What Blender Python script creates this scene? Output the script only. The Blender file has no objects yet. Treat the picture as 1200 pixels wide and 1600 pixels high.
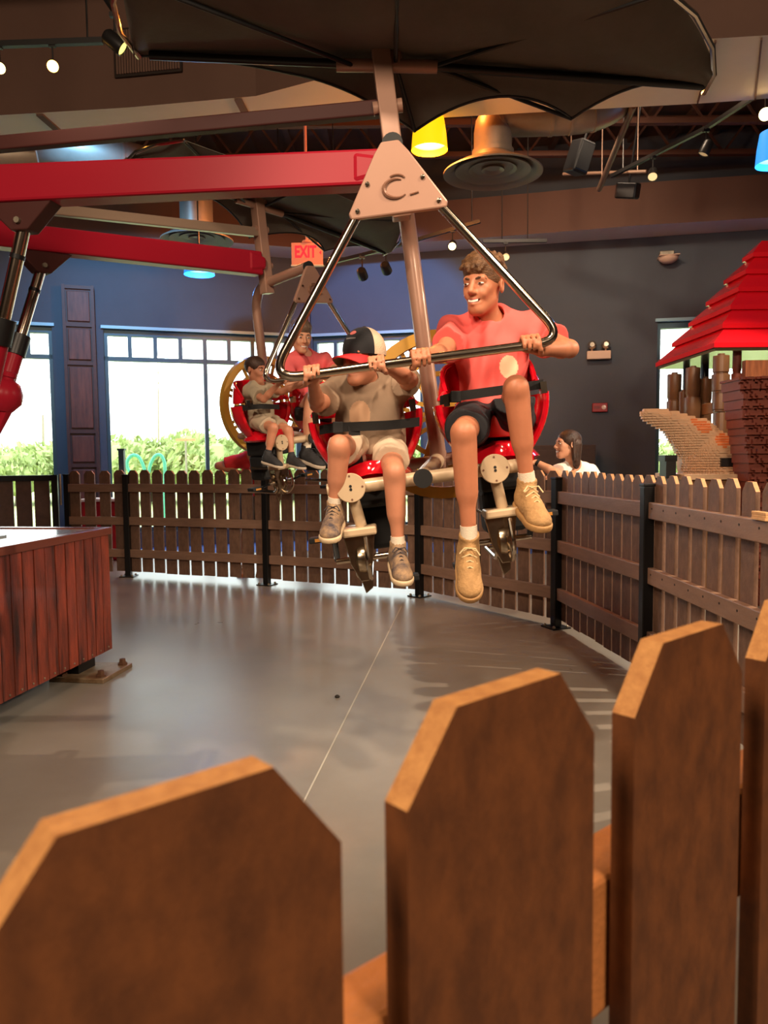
import bpy, bmesh, math, random
import numpy as np
from mathutils import Vector, Matrix

random.seed(7)
SC = bpy.context.scene
COL = SC.collection
PI = math.pi

# ------------------------------------------------------------------ camera
EYE = Vector((0.0, 0.0, 1.22))
PITCH = math.atan(85 / 1200.0)
ROLL = 0.0095
_F = Vector((0, math.cos(PITCH), -math.sin(PITCH)))
_R0 = Vector((1, 0, 0))
_U0 = Vector((0, math.sin(PITCH), math.cos(PITCH)))
_R = _R0 * math.cos(ROLL) - _U0 * math.sin(ROLL)
_U = _U0 * math.cos(ROLL) + _R0 * math.sin(ROLL)
cam_d = bpy.data.cameras.new('camera')
cam = bpy.data.objects.new('camera', cam_d)
COL.objects.link(cam)
cam.matrix_world = Matrix(((_R.x, _U.x, -_F.x, EYE.x), (_R.y, _U.y, -_F.y, EYE.y),
                           (_R.z, _U.z, -_F.z, EYE.z), (0, 0, 0, 1)))
cam_d.sensor_fit = 'VERTICAL'
cam_d.sensor_height = 36.0
cam_d.lens = 27.0
cam_d.clip_start = 0.02
cam_d.clip_end = 400
cam_d.dof.use_dof = True
cam_d.dof.focus_distance = 3.2
cam_d.dof.aperture_fstop = 27.0 / 2.2
SC.camera = cam

# ------------------------------------------------------------------ view + sky
SC.view_settings.view_transform = 'Standard'
SC.view_settings.look = 'None'
SC.view_settings.gamma = 1.0
SC.view_settings.exposure = 0.1
SC.view_settings.use_curve_mapping = False
SC.cycles.use_denoising = True
SC.cycles.max_bounces = 8
SC.cycles.sample_clamp_indirect = 6.0
SC.cycles.caustics_reflective = False
SC.cycles.caustics_refractive = False

world = bpy.data.worlds.new('overcast_sky')
SC.world = world
world.use_nodes = True
_bg = world.node_tree.nodes['Background']
_bg.inputs[0].default_value = (0.93, 1.0, 1.0, 1)
_bg.inputs[1].default_value = 4.6


def lamp(name, kind, loc, energy, color, target=None, size=0.3, spot=80, blend=0.6):
    d = bpy.data.lights.new(name, kind)
    d.energy = energy
    d.color = color
    if kind == 'AREA':
        d.shape = 'DISK'
        d.size = size
    else:
        d.shadow_soft_size = size
    if kind == 'SPOT':
        d.spot_size = math.radians(spot)
        d.spot_blend = blend
    o = bpy.data.objects.new(name, d)
    COL.objects.link(o)
    o.location = loc
    if target is not None:
        o.rotation_euler = (Vector(target) - Vector(loc)).to_track_quat('-Z', 'Y').to_euler()
    return o


# warm unseen lights overhead: spots for hall lamps, plus added ambient fill
WARM = (1.0, 0.56, 0.24)
WARM2 = (1.0, 0.76, 0.54)
lamp('offscreen_spot_light', 'SPOT', (2.1, 1.5, 3.95), 430, WARM2, (0.55, 3.0, 1.15), 0.12, 50, 0.7)
lamp('offscreen_spot_light', 'SPOT', (0.5, 0.2, 3.9), 95, WARM, (0.25, 0.45, 1.0), 0.10, 60)
lamp('offscreen_spot_light', 'SPOT', (-0.8, -1.6, 3.9), 35, WARM, (0.3, 0.6, 0.8), 0.15, 60)
lamp('offscreen_spot_light', 'SPOT', (3.6, 3.6, 3.0), 700, WARM2, (1.0, 4.6, 0.0), 0.02, 80)
lamp('offscreen_spot_light', 'SPOT', (-0.5, 1.0, 3.95), 330, WARM2, (1.4, 4.2, 0.5), 0.10, 60)  # added spot to brighten the right fence
lamp('offscreen_spot_light', 'SPOT', (3.6, 6.4, 3.95), 420, WARM2, (3.2, 6.6, 0.8), 0.10, 80)
lamp('offscreen_spot_light', 'SPOT', (-1.6, 2.5, 3.95), 230, WARM2, (-0.7, 5.6, 1.6), 0.1, 42)  # added to brighten the riders of the rear carrier
lamp('ambient_fill_light', 'AREA', (-2.2, -1.5, 4.0), 200, WARM2, (-1.0, 3.0, 1.0), 1.2)  # broad fill added for overall brightness, stands for no lamp
lamp('ambient_fill_light', 'AREA', (2.4, -2.2, 4.0), 210, WARM2, (1.0, 4.0, 1.5), 1.2)  # second added ambient fill, from the right
# hidden in the roof recess behind the near bulkhead; point lights are added fill
lamp('recess_fill_light', 'POINT', (2.6, 7.2, 4.85), 45, WARM2, size=0.15)
lamp('recess_fill_light', 'POINT', (-3.8, 8.2, 4.8), 40, WARM2, size=0.15)
lamp('recess_fill_light', 'POINT', (0.62, 6.98, 4.5), 45, (1.0, 0.28, 0.05), size=0.06)  # added to turn the duct elbow orange
lamp('wall_wash_light', 'SPOT', (1.6, 6.9, 4.75), 300, WARM2, (2.6, 10.6, 2.0), 0.1, 100, 0.9)  # added warm spot, unseen, to lift the right wall
lamp('wall_wash_light', 'SPOT', (-0.2, 7.4, 4.75), 900, (0.14, 0.42, 1.0), (0.1, 11.0, 2.75), 0.1, 44, 0.35)
lamp('wall_wash_light', 'SPOT', (-3.0, 7.3, 4.6), 700, (0.2, 0.54, 1.0), (-3.3, 10.6, 2.7), 0.1, 70, 1.0)


def pt(px, py, y):
    """point of the place that stands y metres in front of the camera plane"""
    r = _F * 1200 + _R * (px - 600) + _U * (800 - py)
    return EYE + r * (y / r.y)


def ptz(px, py, z):
    r = _F * 1200 + _R * (px - 600) + _U * (800 - py)
    return EYE + r * ((z - EYE.z) / r.z)


# ------------------------------------------------------------------ materials
def lin(c):
    return tuple(((v / 255.0) / 12.92 if v / 255.0 <= 0.04045 else ((v / 255.0 + 0.055) / 1.055) ** 2.4) for v in c)


MATS = {}


def mat(name, rgb, rough=0.6, metal=0.0, var=0.0, vscale=8.0, bump=0.0, bscale=40.0, coat=0.0,
        stretch=(1, 1, 1), rgb2=None, emit=None, estr=0.0, trans=0.0, spec=0.5, alpha=1.0, ior=1.45, rvar=0.0, coords='Object'):
    if name in MATS:
        return MATS[name]
    m = bpy.data.materials.new(name)
    m.use_nodes = True
    nt = m.node_tree
    b = nt.nodes['Principled BSDF']
    c1 = lin(rgb)
    b.inputs['Base Color'].default_value = (*c1, 1)
    b.inputs['Roughness'].default_value = rough
    b.inputs['Metallic'].default_value = metal
    b.inputs['Coat Weight'].default_value = coat
    b.inputs['Coat Roughness'].default_value = 0.08
    b.inputs['Specular IOR Level'].default_value = spec
    b.inputs['IOR'].default_value = ior
    b.inputs['Transmission Weight'].default_value = trans
    b.inputs['Alpha'].default_value = alpha
    if emit is not None:
        b.inputs['Emission Color'].default_value = (*lin(emit), 1)
        b.inputs['Emission Strength'].default_value = estr
    if var or bump or rgb2 or rvar:
        tc = nt.nodes.new('ShaderNodeTexCoord')
        mp = nt.nodes.new('ShaderNodeMapping')
        mp.inputs['Scale'].default_value = stretch
        oi = nt.nodes.new('ShaderNodeObjectInfo')
        vm = nt.nodes.new('ShaderNodeVectorMath')
        vm.operation = 'MULTIPLY_ADD'
        vm.inputs[1].default_value = (37, 23, 41)
        nt.links.new(oi.outputs['Random'], vm.inputs[0])
        nt.links.new(tc.outputs[coords], vm.inputs[2])
        nt.links.new(vm.outputs[0], mp.inputs['Vector'])
    if var or rgb2 or rvar:
        n = nt.nodes.new('ShaderNodeTexNoise')
        n.inputs['Scale'].default_value = vscale
        n.inputs['Detail'].default_value = 6
        n.inputs['Roughness'].default_value = 0.65
        nt.links.new(mp.outputs[0], n.inputs['Vector'])
        rp = nt.nodes.new('ShaderNodeValToRGB')
        rp.color_ramp.elements[0].position = 0.34
        rp.color_ramp.elements[1].position = 0.66
        if rgb2:
            c2 = lin(rgb2)
            rp.color_ramp.elements[0].color = (*c1, 1)
            rp.color_ramp.elements[1].color = (*c2, 1)
        else:
            rp.color_ramp.elements[0].color = (*[v * (1 - var) for v in c1], 1)
            rp.color_ramp.elements[1].color = (*[min(1, v * (1 + var)) for v in c1], 1)
        nt.links.new(n.outputs[0], rp.inputs[0])
        nt.links.new(rp.outputs[0], b.inputs['Base Color'])
        if rvar:
            mr = nt.nodes.new('ShaderNodeMapRange')
            mr.inputs['To Min'].default_value = max(0.02, rough - rvar)
            mr.inputs['To Max'].default_value = min(1, rough + rvar)
            nt.links.new(n.outputs[0], mr.inputs['Value'])
            nt.links.new(mr.outputs[0], b.inputs['Roughness'])
    if bump:
        n2 = nt.nodes.new('ShaderNodeTexNoise')
        n2.inputs['Scale'].default_value = bscale
        n2.inputs['Detail'].default_value = 4
        nt.links.new(mp.outputs[0], n2.inputs['Vector'])
        bp = nt.nodes.new('ShaderNodeBump')
        bp.inputs['Strength'].default_value = bump
        bp.inputs['Distance'].default_value = 0.01
        nt.links.new(n2.outputs[0], bp.inputs['Height'])
        nt.links.new(bp.outputs[0], b.inputs['Normal'])
    MATS[name] = m
    return m


# ------------------------------------------------------------------ mesh helpers
class MB:
    """collects simple solids and links them as ONE mesh object"""

    def __init__(self):
        self.v, self.f, self.m = [], [], []
        self.mi = 0

    def add(self, vs, fs):
        o = len(self.v)
        self.v += [tuple(p) for p in vs]
        for f in fs:
            self.f.append(tuple(i + o for i in f))
            self.m.append(self.mi)
        return self

    def box(self, x0, x1, y0, y1, z0, z1, M=None):
        vs = [Vector((x, y, z)) for z in (z0, z1) for y in (y0, y1) for x in (x0, x1)]
        if M is not None:
            vs = [M @ p for p in vs]
        return self.add(vs, [(0, 2, 3, 1), (4, 5, 7, 6), (0, 1, 5, 4), (2, 6, 7, 3), (0, 4, 6, 2), (1, 3, 7, 5)])

    def prism(self, poly, t0, t1, M=None):
        """poly in (x,z); extruded along y from t0 to t1"""
        n = len(poly)
        vs = [Vector((x, t0, z)) for x, z in poly] + [Vector((x, t1, z)) for x, z in poly]
        if M is not None:
            vs = [M @ p for p in vs]
        fs = [tuple(range(n)), tuple(range(2 * n - 1, n - 1, -1))]
        for i in range(n):
            j = (i + 1) % n
            fs.append((i, i + n, j + n, j))
        return self.add(vs, fs)

    def tube(self, pts, r, seg=10, closed=False, caps=True):
        """round tube along a polyline; r a number or a list"""
        pts = [Vector(p) for p in pts]
        n = len(pts)
        rs = r if isinstance(r, (list, tuple)) else [r] * n
        tang = []
        for i in range(n):
            if closed:
                t = pts[(i + 1) % n] - pts[i - 1]
            else:
                t = pts[min(i + 1, n - 1)] - pts[max(i - 1, 0)]
            tang.append(t.normalized())
        up = Vector((0, 0, 1)) if abs(tang[0].z) < 0.9 else Vector((1, 0, 0))
        a = tang[0].cross(up).normalized()
        vs = []
        for i in range(n):
            t = tang[i]
            a = (a - t * a.dot(t)).normalized()
            b = t.cross(a)
            for k in range(seg):
                w = 2 * PI * k / seg
                vs.append(pts[i] + (a * math.cos(w) + b * math.sin(w)) * rs[i])
        fs = []
        m = n if closed else n - 1
        for i in range(m):
            j = (i + 1) % n
            for k in range(seg):
                l = (k + 1) % seg
                fs.append((i * seg + k, i * seg + l, j * seg + l, j * seg + k))
        if caps and not closed:
            fs.append(tuple(range(seg - 1, -1, -1)))
            fs.append(tuple(range((n - 1) * seg, n * seg)))
        return self.add(vs, fs)

    def bar(self, p, q, w, h, up=(0, 0, 1)):
        """rectangular bar from p to q, w wide and h high"""
        p, q = Vector(p), Vector(q)
        t = (q - p).normalized()
        s = t.cross(Vector(up)).normalized()
        u = s.cross(t)
        vs = []
        for c in (p, q):
            for a, b in ((-1, -1), (1, -1), (1, 1), (-1, 1)):
                vs.append(c + s * (a * w / 2) + u * (b * h / 2))
        return self.add(vs, [(0, 1, 2, 3), (7, 6, 5, 4), (0, 4, 5, 1), (1, 5, 6, 2), (2, 6, 7, 3), (3, 7, 4, 0)])

    def lathe(self, prof, seg=24, M=None):
        """profile of (radius, z) turned about z"""
        vs, fs = [], []
        for r, z in prof:
            for k in range(seg):
                w = 2 * PI * k / seg
                p = Vector((r * math.cos(w), r * math.sin(w), z))
                vs.append(M @ p if M is not None else p)
        for i in range(len(prof) - 1):
            for k in range(seg):
                l = (k + 1) % seg
                fs.append((i * seg + k, i * seg + l, (i + 1) * seg + l, (i + 1) * seg + k))
        if prof[0][0] > 1e-5:
            fs.append(tuple(range(seg - 1, -1, -1)))
        if prof[-1][0] > 1e-5:
            fs.append(tuple(range((len(prof) - 1) * seg, len(prof) * seg)))
        return self.add(vs, fs)

    def grid(self, rows, thick=0.0):
        """surface from rows of points; thickened along the normals if asked"""
        R_, C_ = len(rows), len(rows[0])
        flat = [Vector(p) for r in rows for p in r]
        fs = []
        for i in range(R_ - 1):
            for j in range(C_ - 1):
                a = i * C_ + j
                fs.append((a, a + 1, a + C_ + 1, a + C_))
        if not thick:
            return self.add(flat, fs)
        nrm = [Vector((0, 0, 0)) for _ in flat]
        for f in fs:
            nn = (flat[f[1]] - flat[f[0]]).cross(flat[f[3]] - flat[f[0]])
            if nn.length < 1e-12:
                nn = (flat[f[2]] - flat[f[1]]).cross(flat[f[3]] - flat[f[1]])
            for i in f:
                nrm[i] += nn.normalized() if nn.length > 0 else nn
        off = [p + (n_.normalized() if n_.length > 0 else n_) * thick for p, n_ in zip(flat, nrm)]
        N = len(flat)
        allf = [tuple(reversed(f)) for f in fs] + [tuple(i + N for i in f) for f in fs]
        rim = [i for i in range(C_)] + [i * C_ + C_ - 1 for i in range(1, R_)] + \
              [(R_ - 1) * C_ + j for j in range(C_ - 2, -1, -1)] + [i * C_ for i in range(R_ - 2, 0, -1)]
        for k in range(len(rim)):
            a, b = rim[k], rim[(k + 1) % len(rim)]
            allf.append((a, b, b + N, a + N))
        return self.add(flat + off, allf)

    def mesh(self, name, mats, smooth=False):
        me = bpy.data.meshes.new(name)
        me.from_pydata([tuple(p) for p in self.v], [], self.f)
        for m in (mats if isinstance(mats, (list, tuple)) else [mats]):
            me.materials.append(m)
        me.polygons.foreach_set('material_index', self.m)
        bm = bmesh.new()
        bm.from_mesh(me)
        bmesh.ops.recalc_face_normals(bm, faces=bm.faces)
        bm.to_mesh(me)
        bm.free()
        if smooth:
            me.polygons.foreach_set('use_smooth', [True] * len(me.polygons))
            try:
                me.set_sharp_from_angle(angle=math.radians(smooth if smooth is not True else 42))
            except Exception:
                pass
        me.update()
        return me

    def build(self, name, mats, parent=None, smooth=False, world=False, bevel=0.0):
        """world=True: the points are in world space and the parent only sits at some location"""
        if world and parent is not None:
            off = parent.location
            self.v = [(x - off.x, y - off.y, z - off.z) for x, y, z in self.v]
        me = self.mesh(name, mats, smooth)
        o = link(name, me, parent)
        if bevel:
            md = o.modifiers.new('bevel', 'BEVEL')
            md.width = bevel
            md.segments = 2
            md.limit_method = 'ANGLE'
        return o


def link(name, me, parent=None):
    o = bpy.data.objects.new(name, me)
    COL.objects.link(o)
    o.parent = parent
    return o


def tag(o, label=None, cat=None, group=None, kind=None):
    if label:
        o['label'] = label
    if cat:
        o['category'] = cat
    if group:
        o['group'] = group
    if kind:
        o['kind'] = kind
    return o


def thing(name, label, cat, loc=(0, 0, 0), rot=(0, 0, 0), group=None):
    o = bpy.data.objects.new(name, None)
    o.empty_display_size = 0.1
    COL.objects.link(o)
    o.location = loc
    o.rotation_euler = rot
    return tag(o, label, cat, group)


def struct(o):
    o['kind'] = 'structure'
    return o


def inst(name, me, parent, loc=(0, 0, 0), rot=(0, 0, 0), scale=(1, 1, 1)):
    o = link(name, me, parent)
    o.location = loc
    o.rotation_euler = rot
    o.scale = scale
    return o


def arc(c, r, a0, a1, n, ax=(1, 0, 0), ay=(0, 0, 1)):
    c, ax, ay = Vector(c), Vector(ax), Vector(ay)
    return [c + ax * (r * math.cos(a0 + (a1 - a0) * i / n)) + ay * (r * math.sin(a0 + (a1 - a0) * i / n)) for i in range(n + 1)]


def fillet(pts, r, n=6):
    """round the inner corners of a polyline"""
    pts = [Vector(p) for p in pts]
    out = [pts[0]]
    for i in range(1, len(pts) - 1):
        a, b, c = pts[i - 1], pts[i], pts[i + 1]
        u, w = (a - b), (c - b)
        d = min(r, u.length * 0.49, w.length * 0.49)
        p0, p2 = b + u.normalized() * d, b + w.normalized() * d
        for k in range(n + 1):
            t = k / n
            out.append(p0 * (1 - t) ** 2 + b * (2 * t * (1 - t)) + p2 * t * t)
    out.append(pts[-1])
    return out

# ------------------------------------------------------------------ shared materials
M_WALL = mat('wall_paint_slate', (72, 78, 86), 0.75, var=0.06, vscale=1.5, bump=0.05, bscale=120)
M_BROWN = mat('bulkhead_brown_paint', (92, 66, 54), 0.8, var=0.08, vscale=1.2)
M_BEIGE = mat('soffit_beige_paint', (214, 208, 190), 0.8, var=0.05, vscale=1.0)
M_DECK = mat('roof_deck_metal', (92, 76, 66), 0.6, 0.2, var=0.15, vscale=2)
M_FRAME = mat('window_frame_teal', (58, 84, 92), 0.4, 0.3)
M_FLOOR = mat('floor_sealed_taupe', (122, 117, 109), 0.30, var=0.10, vscale=2.2, rvar=0.07, spec=0.45)
M_CARPET = mat('floor_carpet_blue', (52, 84, 150), 0.95, var=0.2, vscale=30, bump=0.3, bscale=300)
M_PICKET = mat('composite_picket_brown', (114, 86, 70), 0.6, var=0.22, vscale=34, bump=0.18, bscale=240, stretch=(1, 1, 0.45))
M_LITCUT = mat('picket_lit_cut_edge_tan', (190, 136, 92), 0.7, var=0.12, vscale=80, bump=0.1, bscale=500)
M_LITCUTN = mat('near_lit_cut_edge_amber', (184, 134, 78), 0.7, rgb2=(158, 108, 60), vscale=120, bump=0.2, bscale=700)
M_RAIL = mat('composite_rail_brown', (138, 108, 90), 0.42, var=0.14, vscale=26, bump=0.12, bscale=200, stretch=(0.2, 1, 1))
M_NEARP = mat('composite_picket_rust', (110, 63, 29), 0.6, rgb2=(82, 45, 20), vscale=60, bump=0.10, bscale=900, stretch=(1, 1, 0.6))
M_BLACK = mat('black_powder_coat', (22, 22, 23), 0.38, 0.2)
M_RUBBER = mat('black_rubber', (18, 18, 19), 0.7)
M_STEEL = mat('galvanised_plate', (150, 140, 122), 0.4, 0.7, var=0.2, vscale=20)


def glass_mat():
    m = bpy.data.materials.new('window_glass')
    m.use_nodes = True
    nt = m.node_tree
    nt.nodes.clear()
    out = nt.nodes.new('ShaderNodeOutputMaterial')
    t = nt.nodes.new('ShaderNodeBsdfTransparent')
    t.inputs[0].default_value = (0.96, 0.99, 0.98, 1)
    g = nt.nodes.new('ShaderNodeBsdfGlossy')
    g.inputs['Roughness'].default_value = 0.03
    mx = nt.nodes.new('ShaderNodeMixShader')
    mx.inputs[0].default_value = 0.06
    nt.links.new(t.outputs[0], mx.inputs[1])
    nt.links.new(g.outputs[0], mx.inputs[2])
    nt.links.new(mx.outputs[0], out.inputs[0])
    return m


M_GLASS = glass_mat()

# ------------------------------------------------------------------ floor
RC = Vector((-2.84, 3.70, 0))      # middle of the ride
fl = MB().box(-9, 9, -4.5, 12.2, -0.12, 0.0).build('floor', M_FLOOR)
struct(fl)
jm = mat('floor_joint_sealant', (170, 168, 158), 0.5)
j0, j1 = ptz(627, 948, 0.001), ptz(470, 1262, 0.001)
jb = MB().bar(j0 + Vector((0, 0, .0008)), j1 + Vector((0, 0, .0008)), 0.007, 0.002)
jb.build('floor_joint', jm, fl)
for (a, b) in (((180, 940), (330, 945)), ((700, 1010), (905, 1120))):
    pass
# blue carpet along the windows
cp = MB()
cp.add([(-8.5, 8.2, 0.0015), (-1.1, 10.1, 0.0015), (8.6, 8.3, 0.0015), (8.6, 12, 0.0015), (-8.5, 12, 0.0015)], [(0, 1, 2, 3, 4)])
cpo = cp.build('carpet', M_CARPET, fl)
# floor scraps seen beside the base plate
scm = mat('floor_scrap_dark', (40, 36, 32), 0.9)
sp = ptz(527, 1090, 0.0)
tag(MB().lathe([(0.0, 0.0), (0.012, 0.001), (0.014, 0.008), (0.006, 0.014), (0, 0.015)], 7, Matrix.Translation(sp)).build('lint_scrap', scm),
    'tiny dark lint scrap lying on open grey floor', 'scrap')

# ------------------------------------------------------------------ walls
KC = Vector((-1.1, 11.4, 0))
UL = Vector((-0.9455, -0.3256, 0))
UR = Vector((0.9784, -0.2070, 0))
WH = 5.4


def wall_s(U, px):
    r = (px - 600) / 1200.0
    return (KC.x - r * KC.y) / (r * U.y - U.x)


def wall_frame(U, left):
    """matrix: local x along the wall from the corner, local y outwards, z up"""
    n = Vector((-U.y, U.x, 0)) if not left else Vector((U.y, -U.x, 0))
    return Matrix(((U.x, n.x, 0, KC.x), (U.y, n.y, 0, KC.y), (0, 0, 1, 0), (0, 0, 0, 1)))


MLW, MRW = wall_frame(UL, True), wall_frame(UR, False)
WTOP, WSILL, WTRANS = 3.0, 0.22, 2.60
lw = MB()
sA, sB = wall_s(UL, 472), wall_s(UL, 170)      # window_2
sC, sD = wall_s(UL, 91), wall_s(UL, -110)      # window_1
for s0, s1 in ((-0.02, sA), (sB, sC), (sD, 8.2)):
    lw.box(s0, s1, 0, 0.25, 0, WH, MLW)
for s0, s1 in ((sA, sB), (sC, sD)):
    lw.box(s0, s1, 0, 0.25, WTOP, WH, MLW)
    lw.box(s0, s1, 0, 0.25, 0, WSILL, MLW)
struct(lw.build('wall_left', M_WALL))
rw = MB()
sE, sF = wall_s(UR, 492), wall_s(UR, 662)      # window_3
sG, sH = wall_s(UR, 1024), wall_s(UR, 1290)    # window_4
for s0, s1 in ((-0.02, sE), (sF, sG), (sH, 10.5)):
    rw.box(s0, s1, 0, 0.25, 0, WH, MRW)
for s0, s1 in ((sE, sF), (sG, sH)):
    rw.box(s0, s1, 0, 0.25, WTOP, WH, MRW)
    rw.box(s0, s1, 0, 0.25, 0, WSILL, MRW)
struct(rw.build('wall_back', M_WALL))
struct(MB().box(8.8, 9.0, -4.5, 9.3, 0, WH).build('wall_right', M_WALL))
struct(MB().box(-9.0, -8.8, -4.5, 8.8, 0, WH).build('wall_side', M_WALL))
struct(MB().box(-8.8, 8.8, -4.5, -4.3, 0, WH).build('wall_front', M_BROWN))


def window(name, MW, s0, s1, n_top, per_low, y=0.12, transom=True):
    w = bpy.data.objects.new(name, None)
    COL.objects.link(w)
    w.matrix_world = MW
    struct(w)
    f = 0.05
    MB().box(s0, s1, y - f, y + f, WTOP - 0.09, WTOP).build('window_head', M_FRAME, w)
    if transom:
        MB().box(s0 - 0.0, s1, y - f, y + f, WTRANS - 0.028, WTRANS + 0.028).build('window_transom', M_FRAME, w)
    MB().box(s0, s1, y - f, y + f, WSILL, WSILL + 0.06).build('window_sill', M_FRAME, w)
    step = (s1 - s0) / n_top
    for i in range(n_top + 1):
        x = s0 + i * step
        x = min(max(x, s0 + 0.025), s1 - 0.025)
        big = (i % per_low == 0) or i == n_top
        MB().box(x - 0.026, x + 0.026, y - f, y + f, (WSILL + 0.06) if big else WTRANS + 0.028,
                 WTOP - 0.09).build('mullion', M_FRAME, w)
    for i in range(n_top):
        MB().box(s0 + i * step + 0.026, s0 + (i + 1) * step - 0.026, y - 0.003, y + 0.003, WTRANS + 0.028, WTOP - 0.09).build('pane', M_GLASS, w)
    i = 0
    while i < n_top:
        j = min(i + per_low, n_top)
        MB().box(s0 + i * step + 0.026, s0 + j * step - 0.026, y - 0.003, y + 0.003, WSILL + 0.06, WTRANS - 0.028).build('pane', M_GLASS, w)
        i = j
    return w


window('window_1', MLW, sC, sD, 5, 5)
window('window_2', MLW, sA, sB, 8, 4)
window('window_3', MRW, sE, sF, 5, 5)
window('window_4', MRW, sG, sH, 1, 1, transom=False)
# light metal ledges above the windows
ledge = mat('window_ledge_pale', (140, 176, 186), 0.5, 0.3)
for i, (MW, a, b) in enumerate(((MLW, sA, sB), (MRW, sE, sF), (MLW, sC, sD), (MRW, sG, sH))):
    struct(MB().box(a - 0.03, b + 0.03, -0.03, 0.05, WTOP - 0.01, WTOP + 0.03, MW).build('trim_%d' % (i + 1), ledge))

# wooden pilasters
M_PIL = mat('pilaster_brown_wood', (112, 62, 46), 0.55, rgb2=(74, 42, 34), vscale=7, stretch=(3, 3, 0.35), bump=0.1, bscale=60)
M_PILD = mat('pilaster_dark_frame', (76, 46, 38), 0.55, var=0.15, vscale=8)


def pilaster(n, MW, s0, s1, ztop):
    w = bpy.data.objects.new('trim_%d' % n, None)
    COL.objects.link(w)
    w.matrix_world = MW
    struct(w)
    MB().box(s0, s1, -0.10, 0, 0, ztop).build('pilaster_core', M_PILD, w)
    zz = [0.1, 1.15, 1.6, 2.5, 3.0, 3.8]
    for a, b in zip(zz[:-1], zz[1:]):
        if a >= ztop - 0.1:
            break
        b = min(b, ztop - 0.03)
        MB().box(s0 + 0.06, s1 - 0.06, -0.125, -0.1, a + 0.05, b - 0.05).build('panel', M_PIL, w, bevel=0.008)
        MB().box(s0, s1, -0.13, -0.1, b - 0.02, b + 0.02).build('moulding', M_PILD, w)
    for x in (s0 + 0.02, s1 - 0.02):
        MB().box(x - 0.02, x + 0.02, -0.14, -0.1, 0.05, ztop).build('moulding', M_PILD, w)
    return w


pilaster(5, MLW, wall_s(UL, 158), wall_s(UL, 109), 3.52)
pilaster(6, MRW, 0.0 + 0.02, wall_s(UR, 490), 3.52)

# ------------------------------------------------------------------ ceiling and bulkheads
ceil = struct(MB().box(-9, 9, -4.5, 12.2, 5.4, 5.5).build('ceiling', M_DECK))
rib = MB().box(-0.035, 0.035, -8.3, 8.3, -0.06, 0).mesh('rib', M_DECK)
for i in range(34):
    inst('deck_rib', rib, ceil, (-8.2 + i * 0.5, 3.85, 5.4))
jo = MB()
jo.box(-8.7, 8.7, -0.04, 0.04, -0.06, 0.0)
jo.box(-8.7, 8.7, -0.04, 0.04, -0.46, -0.40)
for i in range(29):
    x = -8.4 + i * 0.6
    jo.bar((x, 0, -0.43), (x + 0.3, 0, -0.03), 0.025, 0.025, (0, 1, 0))
    jo.bar((x + 0.3, 0, -0.03), (x + 0.6, 0, -0.43), 0.025, 0.025, (0, 1, 0))
jm_ = jo.mesh('joist', mat('joist_brown_primer', (98, 66, 52), 0.6, 0.2))
for y in (5.6, 7.0, 7.9, 8.8, 9.7):
    inst('ceiling_joist', jm_, ceil, (0, y, 5.34))


def bulkhead(n, near, far, z0, z1, z1far=None):
    """a lowered ring of ceiling: beige underside, brown sides"""
    b = MB()
    N = len(near)
    vs = [(*p, z0) for p in near] + [(*p, z0) for p in far] + [(*p, z1) for p in near] + [(*p, z1) for p in far]
    b.mi = 0
    b.add(vs, [(i, i + 1, N + i + 1, N + i) for i in range(N - 1)])
    b.mi = 1
    fs = []
    for i in range(N - 1):
        fs += [(i, i + 2 * N, i + 1 + 2 * N, i + 1), (N + i, N + i + 1, 3 * N + i + 1, 3 * N + i), (2 * N + i, 3 * N + i, 3 * N + i + 1, 2 * N + i + 1)]
    fs += [(0, N, 3 * N, 2 * N), (N - 1, 3 * N - 1, 4 * N - 1, 2 * N - 1)]
    b.add(vs, fs)
    o = b.build('trim_%d' % n, [M_BEIGE, M_BROWN])
    bm = bmesh.new()
    bm.from_mesh(o.data)
    bmesh.ops.remove_doubles(bm, verts=bm.verts, dist=1e-4)
    bmesh.ops.recalc_face_normals(bm, faces=bm.faces)
    bm.to_mesh(o.data)
    bm.free()
    return struct(o)


def zxy(px, py, z):
    p = ptz(px, py, z)
    return (p.x, p.y)


ZB = 4.1
near1 = [(-8.7, 6.2)] + [zxy(*q, ZB) for q in ((0, 180), (200, 168), (400, 150), (520, 118), (700, 88), (900, 73), (1090, 62), (1200, 55))] + [(8.7, 4.0)]
far1 = [(-8.7, 6.9)] + [zxy(*q, ZB) for q in ((0, 222), (200, 210), (400, 192), (520, 182), (690, 184), (900, 172), (1090, 162), (1200, 154))] + [(8.7, 5.2)]
nb = bulkhead(7, near1, far1, ZB, 5.39)
near2 = [(-8.7, 8.0)] + [zxy(*q, ZB) for q in ((0, 366), (270, 372), (480, 388), (668, 378), (840, 365), (1000, 352), (1200, 340))] + [(8.7, 8.2)]
far2 = [(-8.7, 8.78), (-5.9, 9.74), (-3.2, 10.67), (-1.1, 11.39), (0.5, 11.05), (2.0, 10.73), (3.6, 10.39), (5.3, 10.03), (8.7, 9.31)]
bulkhead(8, near2, far2, ZB, 4.62)
# seams and cross strips under the near bulkhead
for q0, q1, w in (((62, 179), (100, 212), 0.06), ((372, 155), (388, 186), 0.06), ((1118, 64), (1090, 160), 0.012), ((1190, 60), (1180, 156), 0.012), ((560, 112), (575, 176), 0.02)):
    a, c = ptz(*q0, ZB - 0.006), ptz(*q1, ZB - 0.006)
    MB().bar(a, c, w, 0.02).build('soffit_seam', M_BROWN, nb)
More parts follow.
